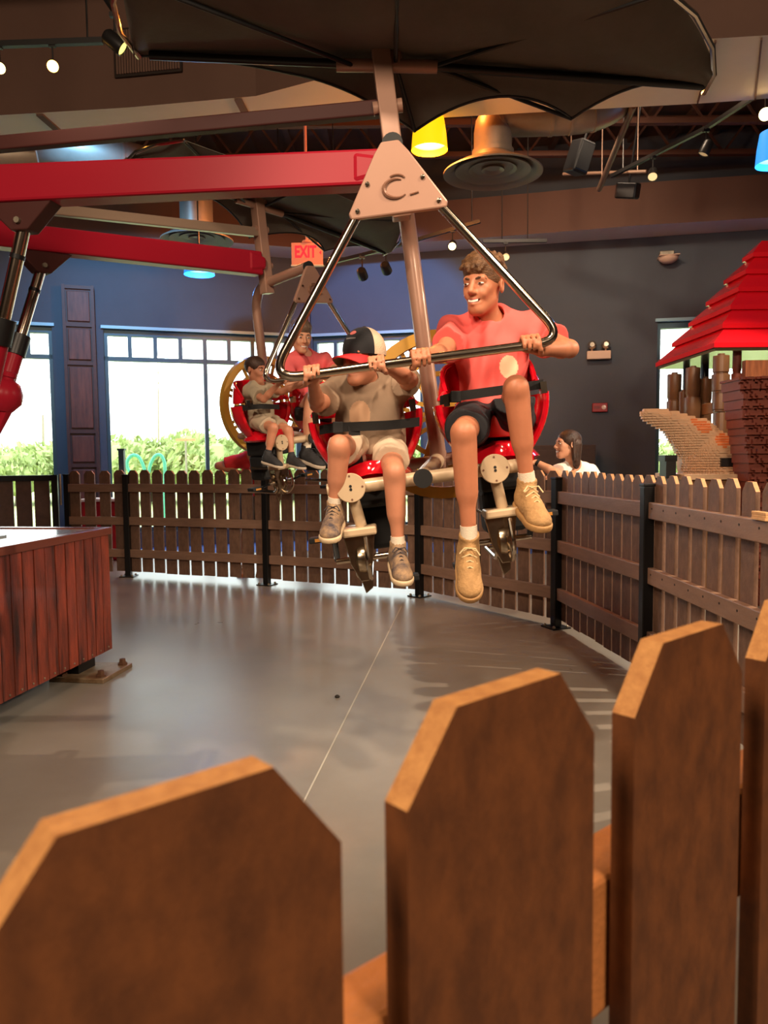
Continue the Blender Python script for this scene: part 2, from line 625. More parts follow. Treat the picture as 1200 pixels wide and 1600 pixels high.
# dark return-air grille on the left bulkhead face
g0, g1 = ptz(208, 118, 4.45), None
gy = (Vector((*near1[2], 0)) + Vector((*near1[3], 0))) / 2
gdir = (Vector((*near1[3], 0)) - Vector((*near1[2], 0))).normalized()
gr = thing('air_grille', 'dark louvred air grille on the brown bulkhead at upper left', 'air vent', (gy.x - 0.35, gy.y - 0.03 - 0.35 * gdir.y / gdir.x * 1.0, 4.52), (0, 0, math.atan2(gdir.y, gdir.x)))
M_DARKM = mat('dark_bronze_metal', (48, 38, 32), 0.5, 0.4)
MB().box(-0.29, 0.29, 0.0, 0.02, -0.19, 0.19).build('frame', M_DARKM, gr)
sl = MB().box(-0.008, 0.008, -0.012, 0.0, -0.17, 0.17).mesh('slat', M_BROWN)
for i in range(24):
    inst('slat', sl, gr, (-0.265 + i * 0.023, 0, 0), (0, 0, 0.5))

# ------------------------------------------------------------------ fence
PH = 1.115


def picket_mesh(w, h, t, ear_w, ear_h, m, name='picket'):
    hw = w / 2
    poly = [(-hw, 0.05), (hw, 0.05), (hw, h - ear_h), (hw - ear_w, h), (-hw + ear_w, h), (-hw, h - ear_h)]
    b = MB().prism(poly, -t / 2, t / 2)
    b.m[4:7] = [1, 1, 1]          # sawn top edges: paler core with the overhead light painted in
    return b.mesh(name, m)


PKR = picket_mesh(0.109, PH, 0.018, 0.030, 0.038, [M_PICKET, M_LITCUT])
PK = picket_mesh(0.121, PH, 0.018, 0.032, 0.038, [M_PICKET, M_LITCUT])
PKN = picket_mesh(0.135, PH, 0.0145, 0.030, 0.038, [M_NEARP, M_LITCUTN])
RAILS = (0.245, 0.585, 0.93)


def fence_panel(p, q, n, label, mesh=PK, rail_m=M_RAIL, rails=RAILS, flip=1, screws=False, pitch=None, start=None, group='picket fence panels around the ride', tops=None):
    """p -> q along the fence; pickets outside, rails on the ride side"""
    p, q = Vector((p[0], p[1], 0)), Vector((q[0], q[1], 0))
    d = q - p
    L = d.length
    t = thing('picket_fence', label, 'fence', p, (0, 0, math.atan2(d.y, d.x)), group)
    nrm = Vector((-d.y, d.x, 0))
    s = 1 if nrm.dot(RC - p) > 0 else -1
    pitch = pitch or L / n
    start = pitch / 2 if start is None else start
    for i in range(n):
        o = inst('picket', mesh, t, (start + i * pitch, -s * 0.012, random.uniform(-0.006, 0.006)), (0, random.uniform(-0.004, 0.004), 0))
    for z in rails:
        r = MB().box(0.03, L - 0.03, -0.018, 0.018, z - 0.043, z + 0.043).build('rail', rail_m, t, bevel=0.004)
        r.location = (0, s * 0.016, 0)
        if screws:
            for i in range(n):
                for dz in (0,):
                    sc = MB().tube([(start + i * pitch, 0.018 * s, z + 0.012), (start + i * pitch, 0.0195 * s, z + 0.012)], 0.0055, 8).build('screw', M_DARKM, r)
    return t


def fence_post(p, label, h=1.055, ang=0.0):
    t = thing('fence_post', label, 'post', (p[0], p[1], 0), (0, 0, ang), 'black fence posts around the ride')
    MB().box(-0.029, 0.029, -0.029, 0.029, 0.008, h).build('tube', M_BLACK, t, bevel=0.004)
    MB().box(-0.033, 0.033, -0.033, 0.033, h, h + 0.016).build('cap', M_BLACK, t, bevel=0.004)
    MB().box(-0.075, 0.075, -0.075, 0.075, 0, 0.01).build('base_plate', M_BLACK, t)
    for a in (-0.055, 0.055):
        for c in (-0.055, 0.055):
            MB().lathe([(0.012, 0.01), (0.012, 0.02), (0.006, 0.026), (0, 0.026)], 6, Matrix.Translation((a, c, 0))).build('bolt', M_STEEL, t)
    return t


FA = ptz(203, 900, 0)
FB = ptz(420, 913, 0)
FC = ptz(659, 931, 0)
FD = ptz(874, 980, 0)
FE = Vector((1.42, 4.05, 0))
FF = Vector((1.45, 2.48, 0))
FG = Vector((0.66, 0.90, 0))
FL = ptz(110, 898, 0)


def inw(p, k=0.03):
    d = (RC - p)
    d.z = 0
    return p + d.normalized() * k


for P_, lab in ((FA, 'black fence post nearest the brown pilaster between windows'), (FB, 'black fence post behind the rear carrier, second from the pilaster'),
                (FC, 'black fence post seen behind the capped boy\'s dangling shoe'), (FD, 'black fence post on the floor right of the teenager\'s raised shoe'),
                (FE, 'large black fence post nearest the camera on the right')):
    v = P_ - RC
    fence_post(inw(P_, 0.03), lab, ang=math.atan2(v.y, v.x))
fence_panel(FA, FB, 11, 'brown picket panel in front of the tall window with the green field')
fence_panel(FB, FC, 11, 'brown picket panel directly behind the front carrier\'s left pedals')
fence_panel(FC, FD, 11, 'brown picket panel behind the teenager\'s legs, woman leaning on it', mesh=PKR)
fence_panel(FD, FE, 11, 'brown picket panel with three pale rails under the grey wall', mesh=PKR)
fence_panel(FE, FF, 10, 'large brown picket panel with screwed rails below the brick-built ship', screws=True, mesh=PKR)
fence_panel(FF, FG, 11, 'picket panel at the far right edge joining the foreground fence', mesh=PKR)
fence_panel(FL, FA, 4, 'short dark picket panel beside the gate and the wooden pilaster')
# foreground panel
nd = Vector((0.77, 0.638, 0)).normalized()
n0 = Vector((-0.0715, 0.243, 0))           # middle of the first picket in view
npos = [n0 + nd * (0.163 * (i - 2)) for i in range(6)]
fp0 = npos[0] - nd * 0.45
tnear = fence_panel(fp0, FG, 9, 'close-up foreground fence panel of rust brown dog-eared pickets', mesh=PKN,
                    rail_m=mat('near_rail_orange_lit', (176, 112, 62), 0.5, var=0.12, vscale=30, bump=0.15, bscale=250), pitch=0.169,  # warm lamp light on this rail put into its orange
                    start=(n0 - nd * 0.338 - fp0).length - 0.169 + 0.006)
for o_ in tnear.children:
    if o_.name.startswith('picket'):
        k_ = round((o_.location.x - ((n0 - fp0).length)) / 0.169)
        o_.location.z = {0: -0.005, 1: -0.004, 2: -0.005, 3: -0.004}.get(k_, 0.0)
        o_.location.x += {0: -0.004, 2: 0.004, 3: 0.008, 4: 0.008}.get(k_, 0.0)

# gate left of the short panel
GL = ptz(-60, 905, 0)
gd = (FL - GL)
gt = thing('fence_gate', 'dark slatted gate with flat top rail left of the pilaster', 'gate', GL, (0, 0, math.atan2(gd.y, gd.x)))
Lg = gd.length
M_GATE = mat('gate_board_dark', (78, 58, 48), 0.55, var=0.15, vscale=20)
for z in (0.12, 1.04):
    MB().box(0, Lg - 0.09, -0.03, 0.03, z - 0.03, z + 0.03).build('rail', M_BLACK, gt)
for x in (0.02, Lg - 0.12):
    MB().box(x - 0.03, x + 0.03, -0.03, 0.03, 0.05, 1.07).build('stile', M_BLACK, gt)
gb = MB().box(-0.075, 0.075, -0.012, 0.012, 0.15, 1.01).mesh('board', M_GATE)
k = int((Lg - 0.2) / 0.178)
for i in range(k + 1):
    inst('board', gb, gt, (0.10 + i * 0.178, 0, 0))
MB().tube([(Lg - 0.06, -0.04, 0.75), (Lg - 0.06, -0.04, 1.08)], 0.012, 8).build('latch_rod', M_STEEL, gt)
fence_post(FL, 'black gate post at the end of the short picket panel', 1.06)

# ------------------------------------------------------------------ outdoors
M_GRASS = mat('meadow_grass', (170, 178, 116), 0.95, rgb2=(196, 200, 142), vscale=0.6, bump=0.4, bscale=6)
gm = struct(MB().box(-70, 70, 12.6, 90, -0.5, -0.3).build('outdoor_ground', M_GRASS))
M_LEAF = mat('shrub_leaf', (150, 168, 104), 0.8, rgb2=(182, 194, 132), vscale=0.7)
M_BARK = mat('bark', (90, 76, 62), 0.9, var=0.2, vscale=10)


def shrub_mesh(seed, name):
    rnd = random.Random(seed)
    b = MB()
    for _ in range(1500):
        cl = rnd.random()
        th, ph = rnd.uniform(0, 2 * PI), math.acos(rnd.uniform(-0.5, 1))
        lump = 0.8 + 0.22 * math.sin(3 * th + seed) * math.sin(2 * ph + seed) + 0.1 * math.sin(7 * th)
        r = lump * (0.72 + 0.28 * rnd.random() ** 0.5)
        c = Vector((math.cos(th) * math.sin(ph) * r, math.sin(th) * math.sin(ph) * r, 0.55 + 0.5 * math.cos(ph) * r))
        s = rnd.uniform(0.03, 0.075)
        a = Vector((rnd.gauss(0, 1), rnd.gauss(0, 1), rnd.gauss(0, 1))).normalized()
        d = a.orthogonal().normalized()
        e = a.cross(d)
        b.add([c - d * s * 1.4, c + e * s * .6, c + d * s * 1.4, c - e * s * .6], [(0, 1, 2, 3)])
    return b.mesh(name, M_LEAF)


SH = [shrub_mesh(i, 'foliage') for i in range(3)]
core = MB().lathe([(0, 0.15), (0.45, 0.25), (0.62, 0.55), (0.45, 0.85), (0, 0.95)], 12).mesh('inner_foliage', M_LEAF, True)
stem = MB().tube([(0, 0, -0.05), (0.02, 0, 0.25), (0, 0.03, 0.5)], [0.06, 0.05, 0.03], 8).mesh('stem', M_BARK)
spots = [(-30, 700, 27), (25, 700, 26), (70, 694, 27.5), (118, 694, 29), (160, 690, 27), (200, 684, 26.5), (232, 696, 28), (265, 690, 27), (300, 674, 27.5),
         (335, 684, 26.5), (370, 690, 28), (415, 688, 27), (455, 692, 28), (510, 690, 28.5), (560, 692, 27), (610, 690, 28), (660, 690, 27),
         (1010, 700, 24), (1050, 690, 25), (1100, 700, 24), (1150, 690, 26), (1210, 690, 25)]
sides = {}
for i, (px, py, y) in enumerate(spots):
    p = pt(px, py, y)
    h = p.z + 0.3
    t = thing('shrub', 'leafy pale green shrub outside the windows, %s from the left' % ('first second third fourth fifth sixth seventh eighth ninth tenth eleventh twelfth thirteenth fourteenth fifteenth sixteenth seventeenth eighteenth nineteenth twentieth twenty-first twenty-second'.split()[i]),
              'shrub', (p.x, p.y, -0.3), (0, 0, i * 1.3), 'shrubs in the field outside')
    s = h / 0.98
    w = s * random.uniform(0.65, 0.85)
    inst('foliage', SH[i % 3], t, scale=(w, w, s))
    inst('inner_foliage', core, t, scale=(w, w, s))
    inst('stem', stem, t, scale=(s, s, s))
# poles
for (px, y0, y1, y, r, lab) in ((247, 566, 712, 60, 0.09, 'thin pale utility pole far outside the tall window'), (67, 648, 705, 60, 0.13, 'short grey utility pole outside the leftmost window')):
    a, b_ = pt(px, y0, y), pt(px, y1, y)
    b_.z = -0.3
    tag(MB().tube([b_, (a + b_) / 2, a], [r, r * .9, r * .7], 8).build('utility_pole', M_STEEL), lab, 'pole')
a = pt(190, 701, 13.2)
tp = thing('bollard', 'dark square post standing just outside the tall window', 'post', (a.x, a.y, -0.3))
MB().box(-0.045, 0.045, -0.045, 0.045, 0, a.z + 0.3).build('shaft', M_BLACK, tp)
MB().box(-0.06, 0.06, -0.06, 0.06, a.z + 0.27, a.z + 0.3).build('cap', M_BLACK, tp)
# teal double arch climbing frame
M_TEAL = mat('teal_paint', (96, 190, 160), 0.5)
ar = pt(228, 748, 15.5)
th_ = thing('play_arch', 'teal double-arched play frame on the grass outside', 'play frame', (ar.x, ar.y, -0.3))
pts1 = [pt(*q, 15.5) - Vector((ar.x, ar.y, -0.3)) for q in ((206, 742), (198, 730), (199, 718), (207, 710), (217, 713), (224, 727), (229, 746), (231, 770))]
pts2 = [pt(*q, 15.5) - Vector((ar.x, ar.y, -0.3)) for q in ((231, 770), (231, 742), (236, 722), (243, 711), (251, 710), (257, 720), (258, 740), (254, 775))]
for ps in (pts1, pts2):
    ps[0].z = max(ps[0].z, 0.0)
    (ps[-1] if ps is pts1 else ps[0]).z = -0.02
    ps[-1].z = -0.02
    MB().tube(fillet(ps, 0.2, 3), 0.035, 8).build('arch_tube', M_TEAL, th_)
sg = pt(290, 687, 24)
ts = thing('field_sign', 'low orange bar sign among the shrubs outside', 'sign', (sg.x, sg.y, -0.3))
MB().box(-0.3, 0.3, -0.03, 0.03, sg.z + 0.26, sg.z + 0.33).build('board', mat('sign_orange', (196, 140, 100), 0.7), ts)
MB().box(-0.03, 0.03, -0.02, 0.02, 0, sg.z + 0.3).build('leg', M_STEEL, ts)

# ------------------------------------------------------------------ the ride
M_RED = mat('gloss_red_paint', (146, 24, 40), 0.35, 0.0, spec=0.14)
M_SEAT = mat('gloss_red_seat_shell', (206, 16, 34), 0.12, coat=1.0)
M_TAUPE = mat('taupe_powder_coat', (156, 120, 102), 0.35, 0.15, coat=0.3, var=0.03, vscale=6)
M_CREAM = mat('cream_powder_coat', (196, 172, 140), 0.4, 0.1, coat=0.2, var=0.04, vscale=8)
M_CHROME = mat('stainless_tube', (190, 176, 158), 0.16, 1.0)
M_CHROME2 = mat('bright_crank_metal', (176, 160, 138), 0.22, 1.0, var=0.2, vscale=30)
M_CANVAS = mat('dark_canopy_canvas', (84, 80, 72), 0.75, var=0.12, vscale=5, bump=0.25, bscale=16)
M_YELLOW = mat('ochre_wheel_paint', (196, 148, 58), 0.4, coat=0.3, var=0.06, vscale=5)
M_LINK = mat('dark_maroon_link_paint', (66, 34, 31), 0.5, spec=0.2)
M_BELT = mat('black_webbing_belt', (14, 14, 15), 0.75, bump=0.2, bscale=400)
M_EMB = mat('emblem_dark_brown', (120, 84, 66), 0.4, 0.2)  # darker brown for the raised emblem and plate screws

# base cover
P0 = Vector((-1.63, 4.50, 0))
uB = Vector((-0.144, -0.9896, 0))
vB = Vector((-0.9896, 0.144, 0))
MBX = Matrix(((vB.x, -uB.x, 0, P0.x), (vB.y, -uB.y, 0, P0.y), (0, 0, 1, 0), (0, 0, 0, 1)))
base = thing('ride_base_cover', 'waist-high ride base box clad in scorched red-brown planks', 'ride base', P0)
base.matrix_world = MBX
# local: x away to the left, y = -along the plank face (0 .. -2), z up
BZ0, BZ1 = 0.105, 0.815
MB().box(0.02, 2.3, -2.25, -0.02, BZ0 + 0.02, BZ1 - 0.01).build('core', M_BLACK, base)
M_PLANK = mat('scorched_red_plank', (140, 60, 40), 0.4, rgb2=(46, 22, 19), vscale=2.6, stretch=(7, 7, 0.9), bump=0.2, bscale=40, coat=0.15)
plk = MB().box(-0.012, 0.012, -0.043, 0.043, BZ0, BZ1 - 0.02).mesh('plank', M_PLANK)
for i in range(24):
    inst('plank', plk, base, (0.004 + random.uniform(-.002, .002), -0.047 - i * 0.093, 0))
for i in range(24):
    inst('plank', plk, base, (0.06 + i * 0.093, 0.0, 0), (0, 0, PI / 2))
tp_ = MB().box(0.03, 2.28, -2.23, -0.03, BZ1 - 0.012, BZ1 + 0.006).build('top_panel', mat('white_gloss_laminate', (196, 194, 190), 0.12, coat=0.6), base)
tr = MB()
tr.box(-0.02, 0.05, -2.27, 0.02, BZ1 - 0.03, BZ1 + 0.012)
tr.box(0.05, 2.32, -0.05, 0.02, BZ1 - 0.03, BZ1 + 0.012)
tr.build('edge_trim', mat('trim_copper_red', (134, 74, 60), 0.25, 0.5), base, bevel=0.004)
tb = MB()
tb.box(0.3, 0.9, -0.9, -0.5, BZ1 + 0.006, BZ1 + 0.016)
tb.build('hatch', mat('hatch_grey', (120, 130, 136), 0.2, coat=0.5), base)
for i in range(24):
    MB().lathe([(0.006, 0), (0.006, 0.004), (0, 0.006)], 6, Matrix.Translation((-0.008, -0.047 - i * 0.093, BZ0 + 0.02)) @ Matrix.Rotation(-PI / 2, 4, 'Y')).build('rivet', M_STEEL, base)
MB().box(0.05, 0.17, -0.28, -0.1, 0.02, BZ0 + 0.03).build('foot_leg', M_BLACK, base)
bpw = MB().box(-0.14, 0.18, -0.36, -0.02, 0.0, 0.026).build('base_plate', mat('rusty_tan_plate', (150, 130, 104), 0.45, 0.5, rgb2=(112, 84, 58), vscale=9), base, bevel=0.003)
for (x, y) in ((-0.1, -0.06), (-0.1, -0.31), (0.13, -0.06), (0.13, -0.31)):
    MB().lathe([(0.03, 0.026), (0.03, 0.036), (0.02, 0.04), (0.018, 0.06), (0.0, 0.064)], 6, Matrix.Translation((x, y, 0))).build('bolt', mat('rusty_bolt', (86, 58, 40), 0.6, 0.4), bpw)
MB().box(0.9, 1.5, -1.5, -0.9, 0.0, 0.12).build('pedestal', M_BLACK, base)

# tower (just outside the frame on the left) that carries the arms
tw = thing('ride_tower', 'red central tower carrying the arms at the left edge', 'ride tower', (RC.x, RC.y, 0))
MB().lathe([(0.42, BZ1 + 0.012), (0.42, 1.0), (0.3, 1.05), (0.26, 2.25), (0.34, 2.3), (0.34, 2.85), (0.2, 2.95), (0, 2.95)], 28).build('column', M_RED, tw, True)
kb = pt(8, 618, 4.05) - Vector((RC.x, RC.y, 0))
MB().lathe([(0.0, -0.09), (0.05, -0.08), (0.086, -0.03), (0.086, 0.02), (0.06, 0.07), (0.03, 0.085), (0.03, 0.1), (0.036, 0.1), (0.036, 0.125), (0, 0.127)], 16,
           Matrix.Translation(kb) @ Matrix.Rotation(0.25, 4, 'Y')).build('accumulator', M_RED, tw, True)
MB().tube([kb - Vector((0, 0, .07)), kb - Vector((0.06, 0, 0.2)), Vector((-0.0, 0.0, 1.35))], 0.035, 10).build('pipe', M_RED, tw, True)


def beam(name, p, q, w0, h0, w1, h1, m, parent, bev=0.012):
    """tapered rectangular beam; world points"""
    p, q = Vector(p), Vector(q)
    t = (q - p).normalized()
    s = t.cross(Vector((0, 0, 1))).normalized()
    u = s.cross(t)
    b = MB()
    vs = []
    for c, w, h in ((p, w0, h0), (q, w1, h1)):
        for a, d in ((-1, -1), (1, -1), (1, 1), (-1, 1)):
            vs.append(c + s * (a * w / 2) + u * (d * h / 2))
    b.add(vs, [(0, 1, 2, 3), (7, 6, 5, 4), (0, 4, 5, 1), (1, 5, 6, 2), (2, 6, 7, 3), (3, 7, 4, 0)])
    return b.build(name, m, parent, world=True, bevel=bev)


O1 = Vector((0.061, 3.25, 2.401))
O2 = Vector((-0.854, 5.70, 2.622))


def ride_arm(O, zroot, label, ah, luxy, rod_dir, link_up, link_m):
    d = (O - RC)
    d.z = 0
    d.normalize()
    a0 = RC + d * 0.30
    a0.z = zroot
    a1 = O - d * 0.05
    t = thing('ride_boom', label, 'ride arm', a0, group='red ride arms')
    beam('arm_beam', a0, a1, 0.13, ah[0], 0.11, ah[1], M_RED, t)
    # end fork
    beam('arm_end', a1 - d * 0.12, a1 + d * 0.03, 0.125, ah[1] * .9, 0.125, ah[1] * .5, M_RED, t, 0.02)
    # upper parallel link
    l0 = RC + d * 0.3
    l0.z = zroot + 0.155
    l1 = O - d * 0.03
    l1.z = O.z + link_up
    beam('upper_link', l0, l1, 0.05, 0.062, 0.05, 0.062, link_m, t, 0.006)
    # lug and hydraulic ram
    k = (luxy - Vector((a0.x, a0.y, 0))).to_2d().length / (a1 - a0).to_2d().length
    c = a0.lerp(a1, k)
    hh = ah[0] * (1 - k) + ah[1] * k
    b = MB()
    vs = []
    for sgn in (-1, 1):
        s = d.cross(Vector((0, 0, 1))) * (0.045 * sgn)
        vs += [c - d * 0.17 + s - Vector((0, 0, hh * .45)), c + d * 0.17 + s - Vector((0, 0, hh * .45)), c + d * 0.04 + s - Vector((0, 0, hh * .5 + .12)), c - d * 0.04 + s - Vector((0, 0, hh * .5 + .12))]
    b.add(vs, [(0, 1, 2, 3), (7, 6, 5, 4), (0, 4, 5, 1), (1, 5, 6, 2), (2, 6, 7, 3), (3, 7, 4, 0)])
    b.build('ram_lug', M_LINK, t, world=True, bevel=0.006)
    r0 = c - Vector((0, 0, hh * .5 + 0.09))
    rd = (-d * rod_dir - Vector((0, 0, 1))).normalized()
    MB().tube([r0, r0 + rd * 0.46], 0.03, 14).build('ram_rod', M_CHROME, t, True, world=True)
    MB().tube([r0 + rd * 0.13, r0 + rd * 0.15], 0.033, 14).build('ram_clamp', M_BLACK, t, True, world=True)
    MB().tube([r0 + rd * 0.42, r0 + rd * 0.54], 0.056, 14).build('ram_collar', M_BLACK, t, True, world=True)
    zl = (r0.z - (BZ1 + 0.05)) / -rd.z
    MB().tube([r0 + rd * 0.5, r0 + rd * zl], 0.046, 14).build('ram_cylinder', M_RED, t, True, world=True)
    MB().tube([c + d * 0.0 - d.cross(Vector((0, 0, 1))) * 0.06 - Vector((0, 0, hh * .5 + .08)), c + d.cross(Vector((0, 0, 1))) * 0.06 - Vector((0, 0, hh * .5 + .08))], 0.014, 8).build('ram_pin', M_STEEL, t, world=True)
    return t


lug1 = pt(36, 330, 3.50)
lug2 = pt(67, 395, 4.54)
ride_arm(O1, 2.458, 'nearer glossy red arm running to the front carrier', (0.172, 0.142), Vector((lug1.x, lug1.y, 0)), 0.30, 0.246, M_LINK)
ride_arm(O2, 2.426, 'farther red arm running to the rear carrier', (0.13, 0.165), Vector((lug2.x, lug2.y, 0)), 0.33, 0.227, mat('link_taupe', (150, 128, 110), 0.35, 0.3))


def shell(rows, name, m, parent, thick=0.014):
    return MB().grid(rows, thick).build(name, m, parent, True)


def seat(cx, root):
    """red bucket seat in two shells with a lap belt between them"""
    s = bpy.data.objects.new('seat', None)
    COL.objects.link(s)
    s.parent = root
    s.location = (cx, -0.13, 0.03)

    def ring(th, z, k, kb=1.0):
        return Vector((0.215 * k * math.sin(th), 0.02 + 0.185 * k * kb * math.cos(th), z))
    TH = [math.radians(a) for a in range(-104, 105, 8)]
    up, lo = [], []
    for i in range(9):
        v = i / 8
        row = []
        for th in TH:
            a = abs(th) / math.radians(104)
            top = -0.845 - 0.125 * a ** 4
            z = -1.0 + (top + 1.0) * v
            k = 1.0 - 0.20 * v ** 1.6 * (1 - 0.3 * a)
            row.append(ring(th, z, k))
        up.append(row)
    shell(up, 'upper_shell', M_SEAT, s)
    for i in range(10):
        v = i / 9
        row = []
        for th in TH:
            a = abs(th) / math.radians(104)
            z = -1.018 - 0.25 * v
            k = 1.03 * (1 - 0.55 * v ** 2.0)
            row.append(ring(th, z, k))
        lo.append(row)
    shell(lo, 'lower_shell', M_SEAT, s)
    for e in (0, -1):
        MB().tube([r_[e] for r_ in up], 0.011, 8).build('upper_rim', M_SEAT, s, True)
        MB().tube([r_[e] for r_ in lo], 0.015, 8).build('lower_rim', M_SEAT, s, True)
    MB().tube(up[-1], 0.010, 8).build('top_rim', M_SEAT, s, True)
    pan = []
    for i in range(7):
        v = i / 6
        row = []
        for k in range(25):
            th = -PI + 2 * PI * k / 24
            row.append(Vector((0.165 * v * math.sin(th), 0.0 + 0.19 * v * math.cos(th), -1.185 - 0.05 * v ** 2 - 0.03 * v ** 6)))
        pan.append(row)
    shell(pan, 'seat_pan', M_SEAT, s, -0.02)
    nose = [[Vector((0.11 * u, -0.17 - 0.05 * (1 - abs(u)) * (1 if v else .6), -1.2 - 0.05 * v - 0.03 * u * u)) for u in [x / 5 for x in range(-5, 6)]] for v in (0, .5, 1)]
    shell(nose, 'seat_nose', M_SEAT, s, 0.02)
    MB().box(-0.10, 0.10, -0.16, 0.13, -1.38, -1.245).build('housing', M_RUBBER, s, bevel=0.012)
    MB().box(-0.085, 0.085, -0.02, 0.14, -1.56, -1.38).build('gear_housing', M_RUBBER, s, bevel=0.02)
    MB().tube([(0, 0.06, -1.3), (0, 0.22, -1.25), (0, 0.33, -1.24)], 0.022, 10).build('seat_bracket', M_TAUPE, s, True)
    for sg in (-1, 1):
        MB().box(sg * 0.19 - 0.012, sg * 0.19 + 0.012, -0.125, -0.085, -1.03, -0.985).build('belt_buckle', M_CHROME, s)
    return s


def pedals(cx, root, ang):
    """crank set hanging from the round plate of a seat"""
    p = bpy.data.objects.new('pedal_unit', None)
    COL.objects.link(p)
    p.parent = root
    p.location = (cx, -0.36, -1.26)
    Rx = Matrix.Rotation(PI / 2, 4, 'X')
    MB().lathe([(0.055, 0.0), (0.055, 0.012), (0.053, 0.014), (0, 0.014)], 36, Matrix.Translation((0, -0.03, 0)) @ Rx).build('round_plate', M_CREAM, p, 30)
    for a in range(4):
        MB().lathe([(0.004, 0), (0.004, 0.0012), (0, 0.0012)], 8, Matrix.Translation((0.044 * math.sin(a * PI / 2), -0.0443, 0.044 * math.cos(a * PI / 2))) @ Rx).build('plate_screw', M_EMB, p)
    for dz in (0.006, -0.006):
        MB().lathe([(0.0055, 0), (0.0055, 0.0014), (0, 0.0014)], 8, Matrix.Translation((0, -0.0443, dz)) @ Rx).build('plate_hole', M_RUBBER, p)
    MB().tube([(0.0, 0.0, -0.02), (0.018, 0.02, -0.15)], 0.022, 14).build('stem_tube', M_CREAM, p, True)
    MB().box(-0.055, 0.075, -0.035, 0.085, -0.185, -0.152).build('mount_block', M_CREAM, p, bevel=0.008)
    MB().box(-0.05, 0.06, 0.05, 0.30, -0.18, -0.165).build('tread_plate', M_CHROME2, p, bevel=0.003)
    AX = Vector((0.01, 0.03, -0.275))
    MB().prism([(-0.055, -0.185), (0.065, -0.185), (0.045, -0.29), (0.02, -0.36), (-0.01, -0.36), (-0.04, -0.29)], 0.0, 0.012).build('side_guard', M_CHROME2, p, bevel=0.003)
    MB().prism([(-0.05, -0.185), (0.06, -0.185), (0.04, -0.29), (0.03, -0.40), (0.0, -0.42), (-0.03, -0.29)], 0.07, 0.082).build('side_guard', M_CHROME2, p, bevel=0.003)
    MB().lathe([(0.03, -0.03), (0.055, -0.02), (0.06, 0), (0.055, 0.02), (0.03, 0.03)], 20, Matrix.Translation(AX) @ Matrix.Rotation(PI / 2, 4, 'Y')).build('chain_wheel', M_CHROME2, p, 30)
    MB().tube([AX - Vector((0.105, 0, 0)), AX + Vector((0.105, 0, 0))], 0.012, 10).build('axle', M_CHROME, p, True)
    out = []
    for sg in (1, -1):
        a = ang if sg > 0 else ang + PI
        tip = AX + Vector((sg * 0.105, -0.10 * math.cos(a), 0.10 * math.sin(a)))
        MB().bar(AX + Vector((sg * 0.1, 0, 0)), tip, 0.014, 0.022, (1, 0, 0)).build('crank_arm', M_BLACK, p, bevel=0.003)
        c = tip + Vector((sg * 0.05, 0, 0))
        pd = MB().box(-0.045, 0.045, -0.035, 0.035, -0.011, 0.011).build('pedal', M_RUBBER, p, bevel=0.004)
        pd.location = c
        MB().box(-0.022, 0.022, -0.0365, -0.035, -0.006, 0.006).build('reflector', mat('amber_reflector', (190, 130, 60), 0.3), pd)
        out.append(c + p.location)
    MB().tube(fillet([(0.03, 0.38, -0.345), (0.03, -0.02, -0.355), (0.03, -0.09, -0.29), (0.03, -0.05, -0.19)], 0.05), 0.009, 8).build('skid_rod', M_CHROME, p, True)
    MB().tube(fillet([(-0.02, 0.38, -0.345), (-0.02, 0.05, -0.35), (-0.02, 0.03, -0.19)], 0.05), 0.009, 8).build('skid_rod', M_CHROME, p, True)
    MB().tube([(-0.025, 0.378, -0.345), (0.035, 0.378, -0.345)], 0.009, 8).build('skid_rod', M_CHROME, p, True)
    return out


